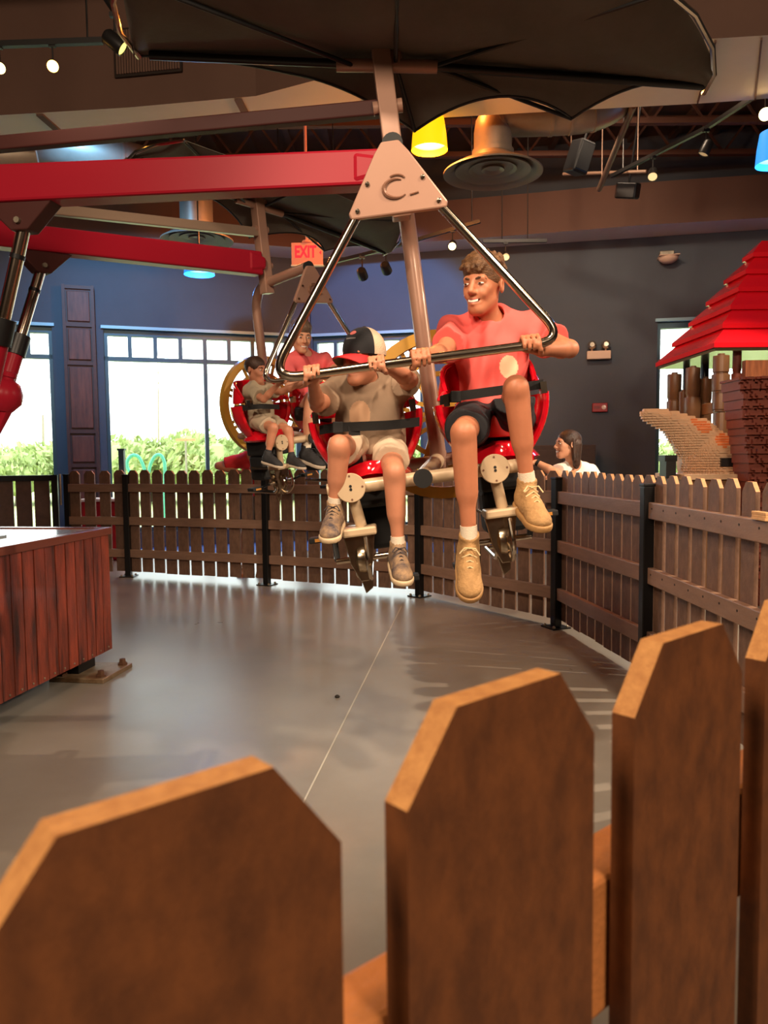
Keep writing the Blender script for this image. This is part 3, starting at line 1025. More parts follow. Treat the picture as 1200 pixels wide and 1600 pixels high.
def carrier(O, yaw, tilt, label, angs):
    c = thing('ride_carrier', label, 'ride carrier', O, (0, tilt, yaw), 'two-seat pedal carriers of the ride')
    X0 = -0.042
    HBZ = -0.845
    MB().box(-0.038, 0.038, -0.038, 0.038, -0.2, 0.50).build('upright', M_TAUPE, c, bevel=0.006)
    for z in (0.0, 0.25):
        MB().tube([(-0.06, -0.0, z), (0.06, 0.0, z)], 0.028, 14).build('pivot_pin', M_TAUPE, c, 30)
    mast = [(-0.03, -0.50, -0.10), (0.035, 0.2, -0.13), (0.04, 0.2, -1.216)]
    MB().tube(fillet(mast, 0.2, 10), 0.036, 18).build('mast', M_TAUPE, c, 40)
    MB().tube([(-0.03, -0.502, -0.10), (-0.033, -0.53, -0.099)], 0.036, 18).build('mast_cap', M_RUBBER, c, 40)
    # three-cornered hanger plate
    tri = [(X0 - 0.03, -0.10), (X0 + 0.03, -0.10), (X0 + 0.06, -0.14), (X0 + 0.172, -0.325), (X0 + 0.165, -0.345), (X0 - 0.165, -0.345), (X0 - 0.172, -0.325), (X0 - 0.06, -0.14)]
    hp = MB().prism(tri, -0.555, -0.53).build('hanger_plate', M_TAUPE, c, bevel=0.006)
    for (x, z) in ((-0.095, -0.235), (0.095, -0.235), (-0.14, -0.32), (0.14, -0.32)):
        MB().lathe([(0.008, 0), (0.008, 0.006), (0, 0.009)], 8, Matrix.Translation((X0 + x, -0.555, z)) @ Matrix.Rotation(PI / 2, 4, 'X')).build('plate_bolt', M_CHROME, hp)
    em = MB()
    em.tube(arc((X0 + 0.0, -0.557, -0.262), 0.042, math.radians(60), math.radians(315), 16, (1, 0, 0), (0, 0, 0.75)), [0.002 + 0.006 * math.sin(PI * i / 16) for i in range(17)], 6)
    em.tube(arc((X0 + 0.005, -0.557, -0.235), 0.03, math.radians(20), math.radians(130), 8, (1, 0, 0), (0, 0, 0.6)), 0.004, 6)
    em.tube([(X0 + 0.045, -0.557, -0.288), (X0 + 0.075, -0.557, -0.283)], 0.0035, 6)
    em.build('emblem', M_EMB, hp)
    # looped handlebar
    hb = fillet([(X0 - 0.145, -0.535, -0.33), (X0 - 0.52, -0.545, HBZ), (X0 + 0.52, -0.545, HBZ), (X0 + 0.145, -0.535, -0.33)], 0.11, 10)
    MB().tube(hb, 0.0165, 16).build('handlebar', M_CHROME, c, 40)
    # lower cross bar
    B0 = -0.07
    MB().tube([(B0 - 0.36, -0.36, -1.26), (B0 + 0.36, -0.36, -1.26)], 0.0255, 16).build('cross_bar', M_CREAM, c, 40)
    MB().tube([(0.04, 0.235, -1.205), (B0, -0.36, -1.26), (B0, -0.40, -1.26)], 0.034, 18).build('stem', M_CREAM, c, 40)
    MB().tube([(B0, -0.40, -1.26), (B0, -0.412, -1.26)], 0.036, 24).build('stem_cap', M_RUBBER, c, 40)
    MB().tube([(0.04, 0.2, -1.17), (0.04, 0.2, -1.245)], 0.038, 18).build('mast_foot', M_TAUPE, c, 40)
    seat(-0.256, c)
    seat(0.256, c)
    MB().tube([(-0.256, 0.2, -1.21), (0.256, 0.2, -1.21)], 0.025, 12).build('seat_bar', M_TAUPE, c, True)
    pp = pedals(B0 - 0.27, c, angs[0]) + pedals(B0 + 0.27, c, angs[1])
    # big spoked wheel behind the mast
    Rx = Matrix.Translation((0.09, 0.33, -1.004)) @ Matrix.Rotation(PI / 2, 4, 'X')
    wh = bpy.data.objects.new('wheel', None)
    COL.objects.link(wh)
    wh.parent = c

    def ringm(ro, ri, t):
        return [(ri, -t), (ro, -t), (ro, t), (ri, t), (ri, -t)]
    def ring(name, ro, ri, t):
        b = MB()
        seg = 48
        vs, fs = [], []
        prof = ringm(ro, ri, t)[:4]
        for k in range(seg):
            w = 2 * PI * k / seg
            for r, z in prof:
                vs.append(Rx @ Vector((r * math.cos(w), r * math.sin(w), z)))
        for k in range(seg):
            l = (k + 1) % seg
            for j in range(4):
                i = (j + 1) % 4
                fs.append((k * 4 + j, k * 4 + i, l * 4 + i, l * 4 + j))
        b.add(vs, fs)
        return b.build(name, M_YELLOW, wh, 40)
    ring('rim', 0.388, 0.335, 0.025)
    ring('inner_ring', 0.262, 0.235, 0.014)
    ring('inner_ring', 0.20, 0.178, 0.014)
    MB().lathe([(0.07, -0.03), (0.075, 0), (0.07, 0.03)], 24, Rx).build('hub', M_YELLOW, wh, 40)
    for k in range(8):
        w = PI / 8 + 2 * PI * k / 8
        d = Vector((math.cos(w), math.sin(w), 0))
        n = Vector((-math.sin(w), math.cos(w), 0))
        b = MB()
        for o in (-0.022, 0.022):
            b.bar(Rx @ (d * 0.06 + n * o), Rx @ (d * 0.35 + n * o), 0.016, 0.02, Rx.to_3x3() @ n)
        b.build('spoke', M_YELLOW, wh)
    MB().tube([(0.04, 0.2, -0.98), (0.09, 0.33, -1.004)], 0.03, 10).build('wheel_axle', M_BLACK, c, True)
    return c, pp


TILT = math.radians(-7.0)
YAW2 = math.radians(45.7)
C1, PP1 = carrier(O1, math.radians(0.0), TILT, 'front two-seat pedal carrier with red seats and looped steel handlebar', (-1.1, 1.0))
C2, PP2 = carrier(O2, YAW2, TILT, 'rear two-seat pedal carrier seen sideways with child on it', (0.3, 2.0))


def canopy(c):
    """bat-wing canvas roof; level although the carrier below it leans"""
    k = bpy.data.objects.new('canopy', None)
    COL.objects.link(k)
    k.parent = c
    k.rotation_euler = (0, -TILT, 0)
    k.location = (0, 0, -0.025)

    def lerp_path(ps, s):
        for (a, b) in zip(ps[:-1], ps[1:]):
            if a[0] <= s <= b[0]:
                t = (s - a[0]) / (b[0] - a[0])
                return a, b, t
        return ps[-2], ps[-1], 1.0
    # rear and front corner points: x, y, z ; scallop depth to the next point
    rear = [(-1.06, 0.03, 0.50, 0.02), (-0.45, 0.09, 0.455, 0.05), (0.09, 0.30, 0.30, 0.15), (0.77, 0.21, 0.31, 0.10), (1.27, 0.03, 0.345, 0)]
    front = [(-1.06, -0.02, 0.50, -0.02), (-0.95, -0.50, 0.50, 0.05), (0.0, -0.52, 0.48, 0.03), (0.92, -0.50, 0.43, -0.03), (1.25, -0.12, 0.36, 0.0), (1.27, 0.03, 0.345, 0)]

    def edge(ps, x, sg):
        for a, b in zip(ps[:-1], ps[1:]):
            if a[0] - 1e-6 <= x <= b[0] + 1e-6:
                t = (x - a[0]) / (b[0] - a[0])
                sc = 4 * t * (1 - t)
                y = a[1] + (b[1] - a[1]) * t + sg * a[3] * sc
                z = a[2] + (b[2] - a[2]) * t + abs(a[3]) * sc * 0.35
                return y, z
        return ps[-1][1], ps[-1][2]
    rows = []
    xs = sorted(set([-1.06 + 2.33 * i / 56 for i in range(57)] + [-0.95, -0.45, 0.0, 0.09, 0.77, 0.92, 1.25]))
    for x in xs:
        yr, zr = edge(rear, x, -1)
        yf, zf = edge(front, x, 1)
        zt = 0.455 + 0.035 * (1 - abs(x)) + (0.05 if x < 0 else 0) * abs(x) - max(0, x) * 0.075
        row = []
        for j in range(13):
            v = j / 12
            y = yr + (yf - yr) * v
            # highest over the cross bar (y = 0)
            if y > 0 and yr > 1e-4:
                w = y / yr
                z = zt + (zr - zt) * w ** 1.2
            else:
                w = y / min(yf, -1e-3) if yf < 0 else 0
                z = zt + (zf - zt) * min(1, max(0, w)) - 0.03 * math.sin(PI * min(1, max(0, w)))
            row.append(Vector((x, y, z)))
        rows.append(row)
    MB().grid(rows, 0.004).build('canvas', M_CANVAS, k, 60)
    MB().tube([(-0.24, 0, 0.44), (0.17, 0, 0.43)], 0.026, 14).build('cross_sleeve', M_TAUPE, k, True)
    MB().tube([(-1.0, 0, 0.485), (-0.2, 0, 0.445)], 0.017, 10).build('canopy_rib', M_BLACK, k, True)
    MB().tube([(0.1, 0, 0.435), (1.26, 0.0, 0.345)], 0.017, 10).build('canopy_rib', M_BLACK, k, True)
    for q in ((0.09, 0.30, 0.30), (0.77, 0.21, 0.31), (0.0, -0.52, 0.475), (0.92, -0.50, 0.425), (-0.95, -0.50, 0.495)):
        st = Vector((0.0, 0.0, 0.44)) if abs(q[0]) < 0.5 else Vector((0.15 * (1 if q[0] > 0 else -1), 0, 0.43))
        MB().tube([st, Vector(q)], 0.009, 8).build('canopy_rib', M_BLACK, k, True)
    hem = []
    for x in xs:
        y, z = edge(rear, x, -1)
        hem.append(Vector((x, y, z)))
    MB().tube(hem, 0.006, 6).build('hem', M_BLACK, k, True)
    tipr = [(0.92, -0.50, 0.43), (1.06, -0.40, 0.405), (1.19, -0.24, 0.375), (1.265, -0.08, 0.35), (1.275, 0.04, 0.335)]
    MB().tube(tipr, 0.011, 8).build('wing_tip_rod', M_CHROME, k, True)
    tipl = [(-0.95, -0.50, 0.50), (-1.03, -0.34, 0.50), (-1.07, -0.15, 0.50), (-1.05, 0.02, 0.49)]
    MB().tube(tipl, 0.011, 8).build('wing_tip_rod', M_CHROME, k, True)
    MB().tube([(0, 0, 0.43), (0.0, 0.0, 0.64)], [0.03, 0.02], 12).build('finial', M_TAUPE, k, True)
    return k


canopy(C1)
canopy(C2)

# ------------------------------------------------------------------ people: bodies as one smooth surface
class Field:
    def __init__(self, lo, hi, h):
        self.h = h
        self.lo = np.array(lo, dtype=np.float32) - 3 * h
        n = np.ceil((np.array(hi) + 3 * h - self.lo) / h).astype(int) + 1
        self.n = n
        self.ax = [self.lo[i] + h * np.arange(n[i], dtype=np.float32) for i in range(3)]
        self.f = np.full(tuple(n), 0.5, dtype=np.float32)

    def _sub(self, lo, hi, pad):
        a = np.clip(np.floor((np.array(lo) - pad - self.lo) / self.h).astype(int), 0, self.n - 1)
        b = np.clip(np.ceil((np.array(hi) + pad - self.lo) / self.h).astype(int) + 1, 1, self.n)
        if np.any(b <= a):
            return None, None
        sl = tuple(slice(a[i], b[i]) for i in range(3))
        g = np.meshgrid(*[self.ax[i][sl[i]] for i in range(3)], indexing='ij', sparse=True)
        return sl, g

    def _mix(self, sl, d, k, sub):
        f = self.f[sl]
        if sub:
            d = -d
            if k > 0:
                h = np.clip(0.5 - 0.5 * (f - d) / k, 0, 1)
                self.f[sl] = f * (1 - h) + d * h + k * h * (1 - h)
            else:
                self.f[sl] = np.maximum(f, d)
        else:
            if k > 0:
                h = np.clip(0.5 + 0.5 * (f - d) / k, 0, 1)
                self.f[sl] = f * (1 - h) + d * h - k * h * (1 - h)
            else:
                self.f[sl] = np.minimum(f, d)

    def rc(self, a, b, ra, rb, k=0.02, sub=False):
        a, b = np.array(a, dtype=np.float32), np.array(b, dtype=np.float32)
        r = max(ra, rb)
        sl, g = self._sub(np.minimum(a, b) - r, np.maximum(a, b) + r, k * 1.2 + 3 * self.h)
        if sl is None:
            return self
        ba = b - a
        L2 = float(ba @ ba) + 1e-9
        px, py, pz = g[0] - a[0], g[1] - a[1], g[2] - a[2]
        t = np.clip((px * ba[0] + py * ba[1] + pz * ba[2]) / L2, 0, 1)
        d = np.sqrt((px - t * ba[0]) ** 2 + (py - t * ba[1]) ** 2 + (pz - t * ba[2]) ** 2) - (ra + (rb - ra) * t)
        self._mix(sl, d, k, sub)
        return self

    def chain(self, pts, rs, k=0.02):
        for i in range(len(pts) - 1):
            self.rc(pts[i], pts[i + 1], rs[i], rs[i + 1], k)
        return self

    def el(self, c, axes, rad, k=0.02, sub=False):
        """ellipsoid: axes = three unit vectors"""
        c = np.array(c, dtype=np.float32)
        A = np.array([list(v) for v in axes], dtype=np.float32)
        rad = np.array(rad, dtype=np.float32)
        ext = np.sqrt(((A * rad[:, None]) ** 2).sum(0))
        sl, g = self._sub(c - ext, c + ext, k * 1.2 + 3 * self.h)
        if sl is None:
            return self
        px, py, pz = g[0] - c[0], g[1] - c[1], g[2] - c[2]
        q = [(px * A[i, 0] + py * A[i, 1] + pz * A[i, 2]) for i in range(3)]
        k0 = np.sqrt(sum((q[i] / rad[i]) ** 2 for i in range(3))) + 1e-6
        k1 = np.sqrt(sum((q[i] / rad[i] ** 2) ** 2 for i in range(3))) + 1e-6
        self._mix(sl, k0 * (k0 - 1) / k1, k, sub)
        return self

    def clip(self, p, n, k=0.0):
        """keep the side of the plane through p that n points away from"""
        p, n = np.array(p, dtype=np.float32), np.array(n, dtype=np.float32)
        n = n / np.linalg.norm(n)
        g = np.meshgrid(*self.ax, indexing='ij', sparse=True)
        d = (g[0] - p[0]) * n[0] + (g[1] - p[1]) * n[1] + (g[2] - p[2]) * n[2]
        self.f = np.maximum(self.f, d)
        return self

    def clip_near(self, p, n, r):
        """plane cut that only acts within r of p (a sleeve or trouser end)"""
        p, n = np.array(p, dtype=np.float32), np.array(n, dtype=np.float32)
        n = n / np.linalg.norm(n)
        sl, g = self._sub(p - r, p + r, 0)
        if sl is None:
            return self
        d = (g[0] - p[0]) * n[0] + (g[1] - p[1]) * n[1] + (g[2] - p[2]) * n[2]
        R2 = (g[0] - p[0]) ** 2 + (g[1] - p[1]) ** 2 + (g[2] - p[2]) ** 2
        d = np.where(R2 < r * r, d, -1)
        self.f[sl] = np.maximum(self.f[sl], d)
        return self

    def folds(self, amp, freq, seed, dirs=None):
        g = np.meshgrid(*self.ax, indexing='ij', sparse=True)
        rnd = random.Random(seed)
        m = np.zeros_like(self.f)
        for i in range(4):
            d = Vector((rnd.gauss(0, 1), rnd.gauss(0, 1) * .6, rnd.gauss(0, .5))).normalized()
            e = Vector((rnd.gauss(0, 1), rnd.gauss(0, 1), rnd.gauss(0, 1))).normalized()
            fr = freq * rnd.uniform(0.6, 1.5)
            w = 1.3 * np.sin((g[0] * e.x + g[1] * e.y + g[2] * e.z) * fr * 0.45 + rnd.uniform(0, 6))
            s = np.sin((g[0] * d.x + g[1] * d.y + g[2] * d.z) * fr + w + rnd.uniform(0, 6))
            m += amp * 0.5 * (s - 0.22)
        self.f += np.where(np.abs(self.f) < 0.05, m, 0).astype(np.float32)
        return self

    def surface(self):
        f = self.f
        ins = f < 0
        c = np.zeros(tuple(self.n - 1), dtype=np.int8)
        for dx in (0, 1):
            for dy in (0, 1):
                for dz in (0, 1):
                    c += ins[dx:self.n[0] - 1 + dx, dy:self.n[1] - 1 + dy, dz:self.n[2] - 1 + dz]
        act = (c > 0) & (c < 8)
        idx = np.full(act.shape, -1, dtype=np.int64)
        cells = np.argwhere(act)
        idx[act] = np.arange(len(cells))
        acc = np.zeros((len(cells), 3))
        cnt = np.zeros(len(cells))
        offs = [(x, y, z) for x in (0, 1) for y in (0, 1) for z in (0, 1)]
        for a in offs:
            for ax in range(3):
                if a[ax] == 0:
                    b = list(a)
                    b[ax] = 1
                    fa = f[cells[:, 0] + a[0], cells[:, 1] + a[1], cells[:, 2] + a[2]]
                    fb = f[cells[:, 0] + b[0], cells[:, 1] + b[1], cells[:, 2] + b[2]]
                    x = (fa < 0) != (fb < 0)
                    t = np.where(x, fa / np.where(fa == fb, 1, fa - fb), 0)
                    p = np.tile(np.array(a, dtype=float), (len(cells), 1))
                    p[:, ax] = t
                    acc += p * x[:, None]
                    cnt += x
        v = self.lo + self.h * (cells + acc / cnt[:, None])
        quads = []
        for ax in range(3):
            o1, o2 = (ax + 1) % 3, (ax + 2) % 3
            s0 = [slice(1, -1)] * 3
            s1 = [slice(1, -1)] * 3
            s0[ax] = slice(0, -1)
            s1[ax] = slice(1, None)
            A_, B_ = ins[tuple(s0)], ins[tuple(s1)]
            for flip, msk in ((False, A_ & ~B_), (True, ~A_ & B_)):
                e = np.argwhere(msk)
                if not len(e):
                    continue
                off = np.ones(3, dtype=int)
                off[ax] = 0
                e = e + off
                qs = []
                for (u, w) in ((-1, -1), (0, -1), (0, 0), (-1, 0)):
                    q = e.copy()
                    q[:, o1] += u
                    q[:, o2] += w
                    qs.append(idx[q[:, 0], q[:, 1], q[:, 2]])
                qs = np.stack(qs, 1)
                if flip:
                    qs = qs[:, ::-1]
                quads.append(qs)
        q = np.concatenate(quads)
        q = q[(q >= 0).all(1)]
        # one pass of smoothing
        for lam in (0.5, 0.35):
            s = np.zeros_like(v)
            n = np.zeros(len(v))
            for a, b in ((0, 1), (1, 2), (2, 3), (3, 0)):
                np.add.at(s, q[:, a], v[q[:, b]])
                np.add.at(s, q[:, b], v[q[:, a]])
                np.add.at(n, q[:, a], 1)
                np.add.at(n, q[:, b], 1)
            v = v * (1 - lam) + lam * s / np.maximum(n, 1)[:, None]
        return v, q

    def build(self, name, mats, parent, matfn=None, off=None):
        v, q = self.surface()
        off = np.array(parent.location if off is None else off)
        me = bpy.data.meshes.new(name)
        me.vertices.add(len(v))
        me.vertices.foreach_set('co', (v - off).astype(np.float32).ravel())
        me.loops.add(len(q) * 4)
        me.loops.foreach_set('vertex_index', q.ravel().astype(np.int32))
        me.polygons.add(len(q))
        me.polygons.foreach_set('loop_start', (np.arange(len(q)) * 4).astype(np.int32))
        for m in (mats if isinstance(mats, (list, tuple)) else [mats]):
            me.materials.append(m)
        if matfn is not None:
            me.polygons.foreach_set('material_index', matfn(v[q].mean(1)).astype(np.int32))
        me.polygons.foreach_set('use_smooth', np.ones(len(q), dtype=bool))
        me.update(calc_edges=True)
        me.validate()
        return link(name, me, parent)


def V3(p):
    return np.array([p[0], p[1], p[2]], dtype=float)


def unit(v):
    return v / (np.linalg.norm(v) + 1e-12)


def frame(fwd, up):
    """right, forward, up of a head or a trunk"""
    f = unit(V3(fwd))
    r = unit(np.cross(f, V3(up)))
    u = np.cross(r, f)
    return r, f, u


def skin_mat(name, rgb):
    m = mat(name, rgb, 0.48, var=0.05, vscale=14, bump=0.04, bscale=300)
    b = m.node_tree.nodes['Principled BSDF']
    b.inputs['Subsurface Weight'].default_value = 0.12
    b.inputs['Subsurface Radius'].default_value = (0.012, 0.005, 0.003)
    return m


M_EYEW = mat('eye_white', (232, 226, 218), 0.25)
M_IRIS = mat('eye_iris_dark', (46, 34, 26), 0.2)
M_TEETH = mat('teeth', (240, 232, 218), 0.3)
M_MOUTH = mat('mouth_inside', (84, 26, 24), 0.6)


def head_sdf(F, c, fr, s, smile=0.0, neck=None, nr=0.05):
    r, f, u = fr
    ax = (r, f, u)

    def L(x, y, z):
        return c + (r * x + f * y + u * z) * s
    F.el(L(0, -0.014, 0.034), ax, (0.073 * s, 0.094 * s, 0.082 * s), 0.02 * s)
    F.el(L(0, 0.020, -0.038), ax, (0.054 * s, 0.066 * s, 0.078 * s), 0.03 * s)
    F.rc(L(-0.007, 0.064, -0.098), L(0.007, 0.064, -0.098), 0.018 * s, 0.018 * s, 0.03 * s)
    for x in (-1, 1):
        F.rc(L(x * 0.039, -0.004, -0.054), L(x * 0.013, 0.052, -0.096), 0.014 * s, 0.014 * s, 0.03 * s)
        F.rc(L(x * 0.040, 0.054, -0.020), L(x * 0.034, 0.064, -0.036), 0.018 * s, 0.017 * s, 0.02 * s)
    F.rc(L(-0.036, 0.073, 0.020), L(0.036, 0.073, 0.020), 0.013 * s, 0.013 * s, 0.014 * s)
    for x in (-1, 1):
        F.el(L(x * 0.032, 0.100, 0.000), ax, (0.020 * s, 0.020 * s, 0.012 * s), 0.012 * s, True)
        F.rc(L(x * 0.018, 0.077, 0.0095), L(x * 0.045, 0.069, 0.0085), 0.0068 * s, 0.0062 * s, 0.006 * s)
        F.rc(L(x * 0.020, 0.0755, -0.0095), L(x * 0.044, 0.068, -0.0095), 0.0065 * s, 0.006 * s, 0.006 * s)
    F.rc(L(0, 0.082, 0.012), L(0, 0.106, -0.029), 0.0085 * s, 0.0115 * s, 0.012 * s)
    for x in (-1, 1):
        F.rc(L(x * 0.011, 0.092, -0.034), L(x * 0.005, 0.098, -0.034), 0.0085 * s, 0.008 * s, 0.007 * s)
    lift = 0.006 * smile
    w = 0.022 + 0.006 * smile
    for z, rr in ((-0.059 + 0.001 * smile, 0.0048), (-0.0725 - 0.0035 * smile, 0.0058)):
        F.rc(L(-w, 0.074, z + lift), L(0, 0.088, z - 0.001), rr * 0.7 * s, rr * s, 0.008 * s)
        F.rc(L(w, 0.074, z + lift), L(0, 0.088, z - 0.001), rr * 0.7 * s, rr * s, 0.008 * s)
    mz = -0.0655 - 0.002 * smile
    op = 0.0022 + 0.0045 * smile
    F.rc(L(-w, 0.077, mz + lift), L(0, 0.0945, mz), op * .5 * s, op * s, 0.002 * s, True)
    F.rc(L(w, 0.077, mz + lift), L(0, 0.0945, mz), op * .5 * s, op * s, 0.002 * s, True)
    for x in (-1, 1):
        er = unit(r * x + f * -0.35)
        ef = unit(f + r * x * 0.35)
        F.el(L(x * 0.078, -0.012, -0.006), (er, ef, u), (0.010 * s, 0.019 * s, 0.031 * s), 0.007 * s)
        F.el(L(x * 0.087, -0.008, -0.004), (er, ef, u), (0.006 * s, 0.010 * s, 0.018 * s), 0.005 * s, True)
    if neck is not None:
        F.rc(L(0, -0.022, -0.055), neck, nr * 0.98, nr * 1.08, 0.03)
    return L


def hand_sdf(F, grip, bar, wrist, s=1.0, rb=0.0165, up=(0, 0, 1), flip=1, over=True):
    """fist closed round a bar: four curled fingers and a thumb"""
    b = unit(V3(bar))
    e1 = V3(wrist) - V3(grip)
    e1 = unit(e1 - b * (e1 @ b))
    e2 = np.cross(b, e1)
    if (e2 @ V3(up)) < 0:
        e2 = -e2
    g = V3(grip)
    rf = 0.0088 * s
    R = rb + rf * 0.85

    def C(a, rad, o):
        a = math.radians(a)
        return g + b * o + (e1 * math.cos(a) + e2 * math.sin(a)) * rad
    palm_l = [C(18, rb + 0.020 * s, o * s) for o in (-0.028, 0.028)]
    F.rc(palm_l[0], palm_l[1], 0.0165 * s, 0.0165 * s, 0.012 * s)
    F.rc(C(40, rb + 0.022 * s, -0.027 * s), C(40, rb + 0.022 * s, 0.027 * s), 0.0125 * s, 0.0125 * s, 0.012 * s)
    F.rc(C(10, rb + 0.02 * s, 0), V3(wrist), 0.025 * s, 0.025 * s, 0.02 * s)
    for i, (o, ln) in enumerate(((-0.030, 0.94), (-0.010, 1.04), (0.010, 1.0), (0.0295, 0.84))):
        o = o * s * flip
        a = [52, 95, 95 + 62 * ln, 95 + 118 * ln, 95 + 150 * ln]
        rr = [R + 0.014 * s, R + 0.009 * s, R + 0.003 * s, R, R - 0.001]
        P = [C(a[j], rr[j], o) for j in range(5)]
        rad = [rf * 1.1, rf * 1.08, rf, rf * 0.93, rf * 0.8]
        for j in range(4):
            F.rc(P[j], P[j + 1], rad[j], rad[j + 1], 0.0018 if j else 0.006)
    o0 = -0.034 * s * flip
    th = [C(-12, rb + 0.022 * s, o0 * .55), C(-60, R + 0.010 * s, o0 * 1.1), C(-115, R + 0.004 * s, o0 * 0.95), C(-165, R + 0.003 * s, o0 * 0.55)]
    tr_ = [0.0145 * s, 0.0115 * s, 0.0102 * s, 0.0085 * s]
    for j in range(3):
        F.rc(th[j], th[j + 1], tr_[j], tr_[j + 1], 0.004)


def open_hand_sdf(F, wrist, fwd, nrm, s=1.0, flip=1):
    """relaxed hand resting palm down"""
    f = unit(V3(fwd))
    n = unit(V3(nrm) - f * (V3(nrm) @ f))
    sd = np.cross(f, n) * flip
    w = V3(wrist)
    for o in (-0.024, -0.008, 0.008, 0.024):
        F.rc(w + f * 0.015 * s, w + f * 0.085 * s + sd * o * s, 0.017 * s, 0.012 * s, 0.01)
    for o, ln in ((-0.03, 0.062), (-0.01, 0.074), (0.01, 0.07), (0.03, 0.054)):
        a = w + f * 0.085 * s + sd * o * s
        b = a + (f * 0.92 - n * 0.25) * ln * 0.5 * s + sd * o * 0.12 * s
        c = b + (f * 0.7 - n * 0.6) * ln * 0.5 * s
        F.chain([a, b, c], [0.0095 * s, 0.0088 * s, 0.0072 * s], 0.003)
    a = w + f * 0.03 * s - sd * 0.025 * s
    F.chain([a, a + (f * 0.6 - sd * 0.7) * 0.04 * s, a + (f * 0.9 - sd * 0.75) * 0.066 * s], [0.014 * s, 0.011 * s, 0.009 * s], 0.006)


def shoe(parent, ankle, toe_dir, up, s, mats, name='shoe', ln=0.27):
    """sneaker: upper, rubber sole, tongue and laces"""
    f = unit(V3(toe_dir))
    u = unit(V3(up) - f * (V3(up) @ f))
    r = np.cross(f, u)
    k = ln / 0.27
    o = V3(ankle) - u * 0.075 * k + f * 0.02 * k      # a point inside the heel

    def P(x, y, z):
        return o + (r * x + f * y + u * z) * k
    lo = np.minimum(P(0, -0.12, 0), P(0, 0.24, 0)) - 0.12 * k
    hi = np.maximum(P(0, -0.12, 0), P(0, 0.24, 0)) + 0.12 * k
    h = 0.0045
    ax = (r, f, u)
    F = Field(lo, hi, h)
    F.el(P(0, -0.035, 0.012), ax, (0.036 * k, 0.05 * k, 0.045 * k), 0.02)
    F.el(P(0.002, 0.06, 0.008), ax, (0.044 * k, 0.10 * k, 0.04 * k), 0.03)
    F.el(P(0.0, 0.135, -0.004), ax, (0.046 * k, 0.055 * k, 0.03 * k), 0.02)
    F.rc(P(0, -0.02, 0.03), P(0, -0.028, 0.085), 0.036 * k, 0.038 * k, 0.025)
    F.rc(P(0, 0.02, 0.05), P(0, 0.075, 0.028), 0.026 * k, 0.026 * k, 0.02)
    F.clip(P(0, 0, -0.022), -u)
    F.clip(P(0, 0, 0.095), u)
    up_o = F.build(name, mats[0], parent)
    G = Field(lo, hi, h)
    G.el(P(0, -0.03, -0.02), ax, (0.041 * k, 0.06 * k, 0.05 * k), 0.01)
    G.el(P(0.002, 0.055, -0.02), ax, (0.048 * k, 0.115 * k, 0.05 * k), 0.02)
    G.el(P(0.0, 0.135, -0.02), ax, (0.05 * k, 0.062 * k, 0.05 * k), 0.02)
    G.clip(P(0, 0, -0.010), u)
    G.clip(P(0, 0, -0.036), -u)
    G.build('sole', mats[1], up_o, off=parent.location)
    lc = MB()
    for i in range(4):
        y, z = 0.028 + i * 0.022, 0.071 - i * 0.0085
        lc.tube([P(-0.026, y, z - 0.012), P(0, y + 0.004, z + 0.008), P(0.026, y, z - 0.012)], 0.0032 * k, 6)
    lc.tube([P(0.0, 0.03, 0.078), P(0.02, 0.04, 0.088), P(0.036, 0.05, 0.07)], 0.0028 * k, 6)
    lc.tube([P(0.0, 0.03, 0.078), P(-0.02, 0.042, 0.088), P(-0.036, 0.055, 0.068)], 0.0028 * k, 6)
    off = parent.location
    lc.v = [(x - off.x, y - off.y, z - off.z) for x, y, z in lc.v]
    lc.build('laces', mats[2], up_o, True)
    return up_o


def small_head_parts(root, L, s, fr, brow_m, smile=0.0, open_eyes=1.0):
    off = root.location
    r, f, u = fr
    for x in (-1, 1):
        c = L(x * 0.0315, 0.0765, 0.0005)
        e = MB()
        R3 = Matrix(((r[0], u[0], f[0], c[0] - off.x), (r[1], u[1], f[1], c[1] - off.y), (r[2], u[2], f[2], c[2] - off.z), (0, 0, 0, 1)))
        pr = []
        for i in range(9):
            a = PI * i / 8
            pr.append((max(1e-6, 0.0128 * s * math.sin(a)), -0.0128 * s * math.cos(a)))
        vs0 = len(e.f)
        e.mi = 0
        e.lathe(pr[:7], 14, R3 @ Matrix.Diagonal((1, 0.5 * open_eyes, 1, 1)))
        e.mi = 1
        e.lathe([(0.0064 * s, 0.0108 * s), (0.004 * s, 0.0124 * s), (1e-6, 0.0134 * s)], 12, R3 @ Matrix.Diagonal((1, 0.72 * open_eyes, 1, 1)))
        e.build('eye', [M_EYEW, M_IRIS], root, True)
        b = MB()
        pts = [L(x * 0.013, 0.0855, 0.0175), L(x * 0.027, 0.0855, 0.0225), L(x * 0.042, 0.0765, 0.0215), L(x * 0.051, 0.067, 0.016)]
        b.v = []
        b.tube([Vector(p) - off for p in pts], [0.004 * s, 0.0052 * s, 0.0045 * s, 0.002 * s], 6)
        b.build('eyebrow', brow_m, root, True)
    if smile > 0.3:
        t = MB()
        rows = []
        for zz in (0.0035, -0.0045):
            rows.append([Vector(L(x, 0.0885 - 13 * x * x, -0.0655 + zz + 9 * x * x * smile)) - off for x in [i / 8 * 0.021 for i in range(-8, 9)]])
        t.grid(rows, 0.002)
        t.build('teeth', M_TEETH, root, True)


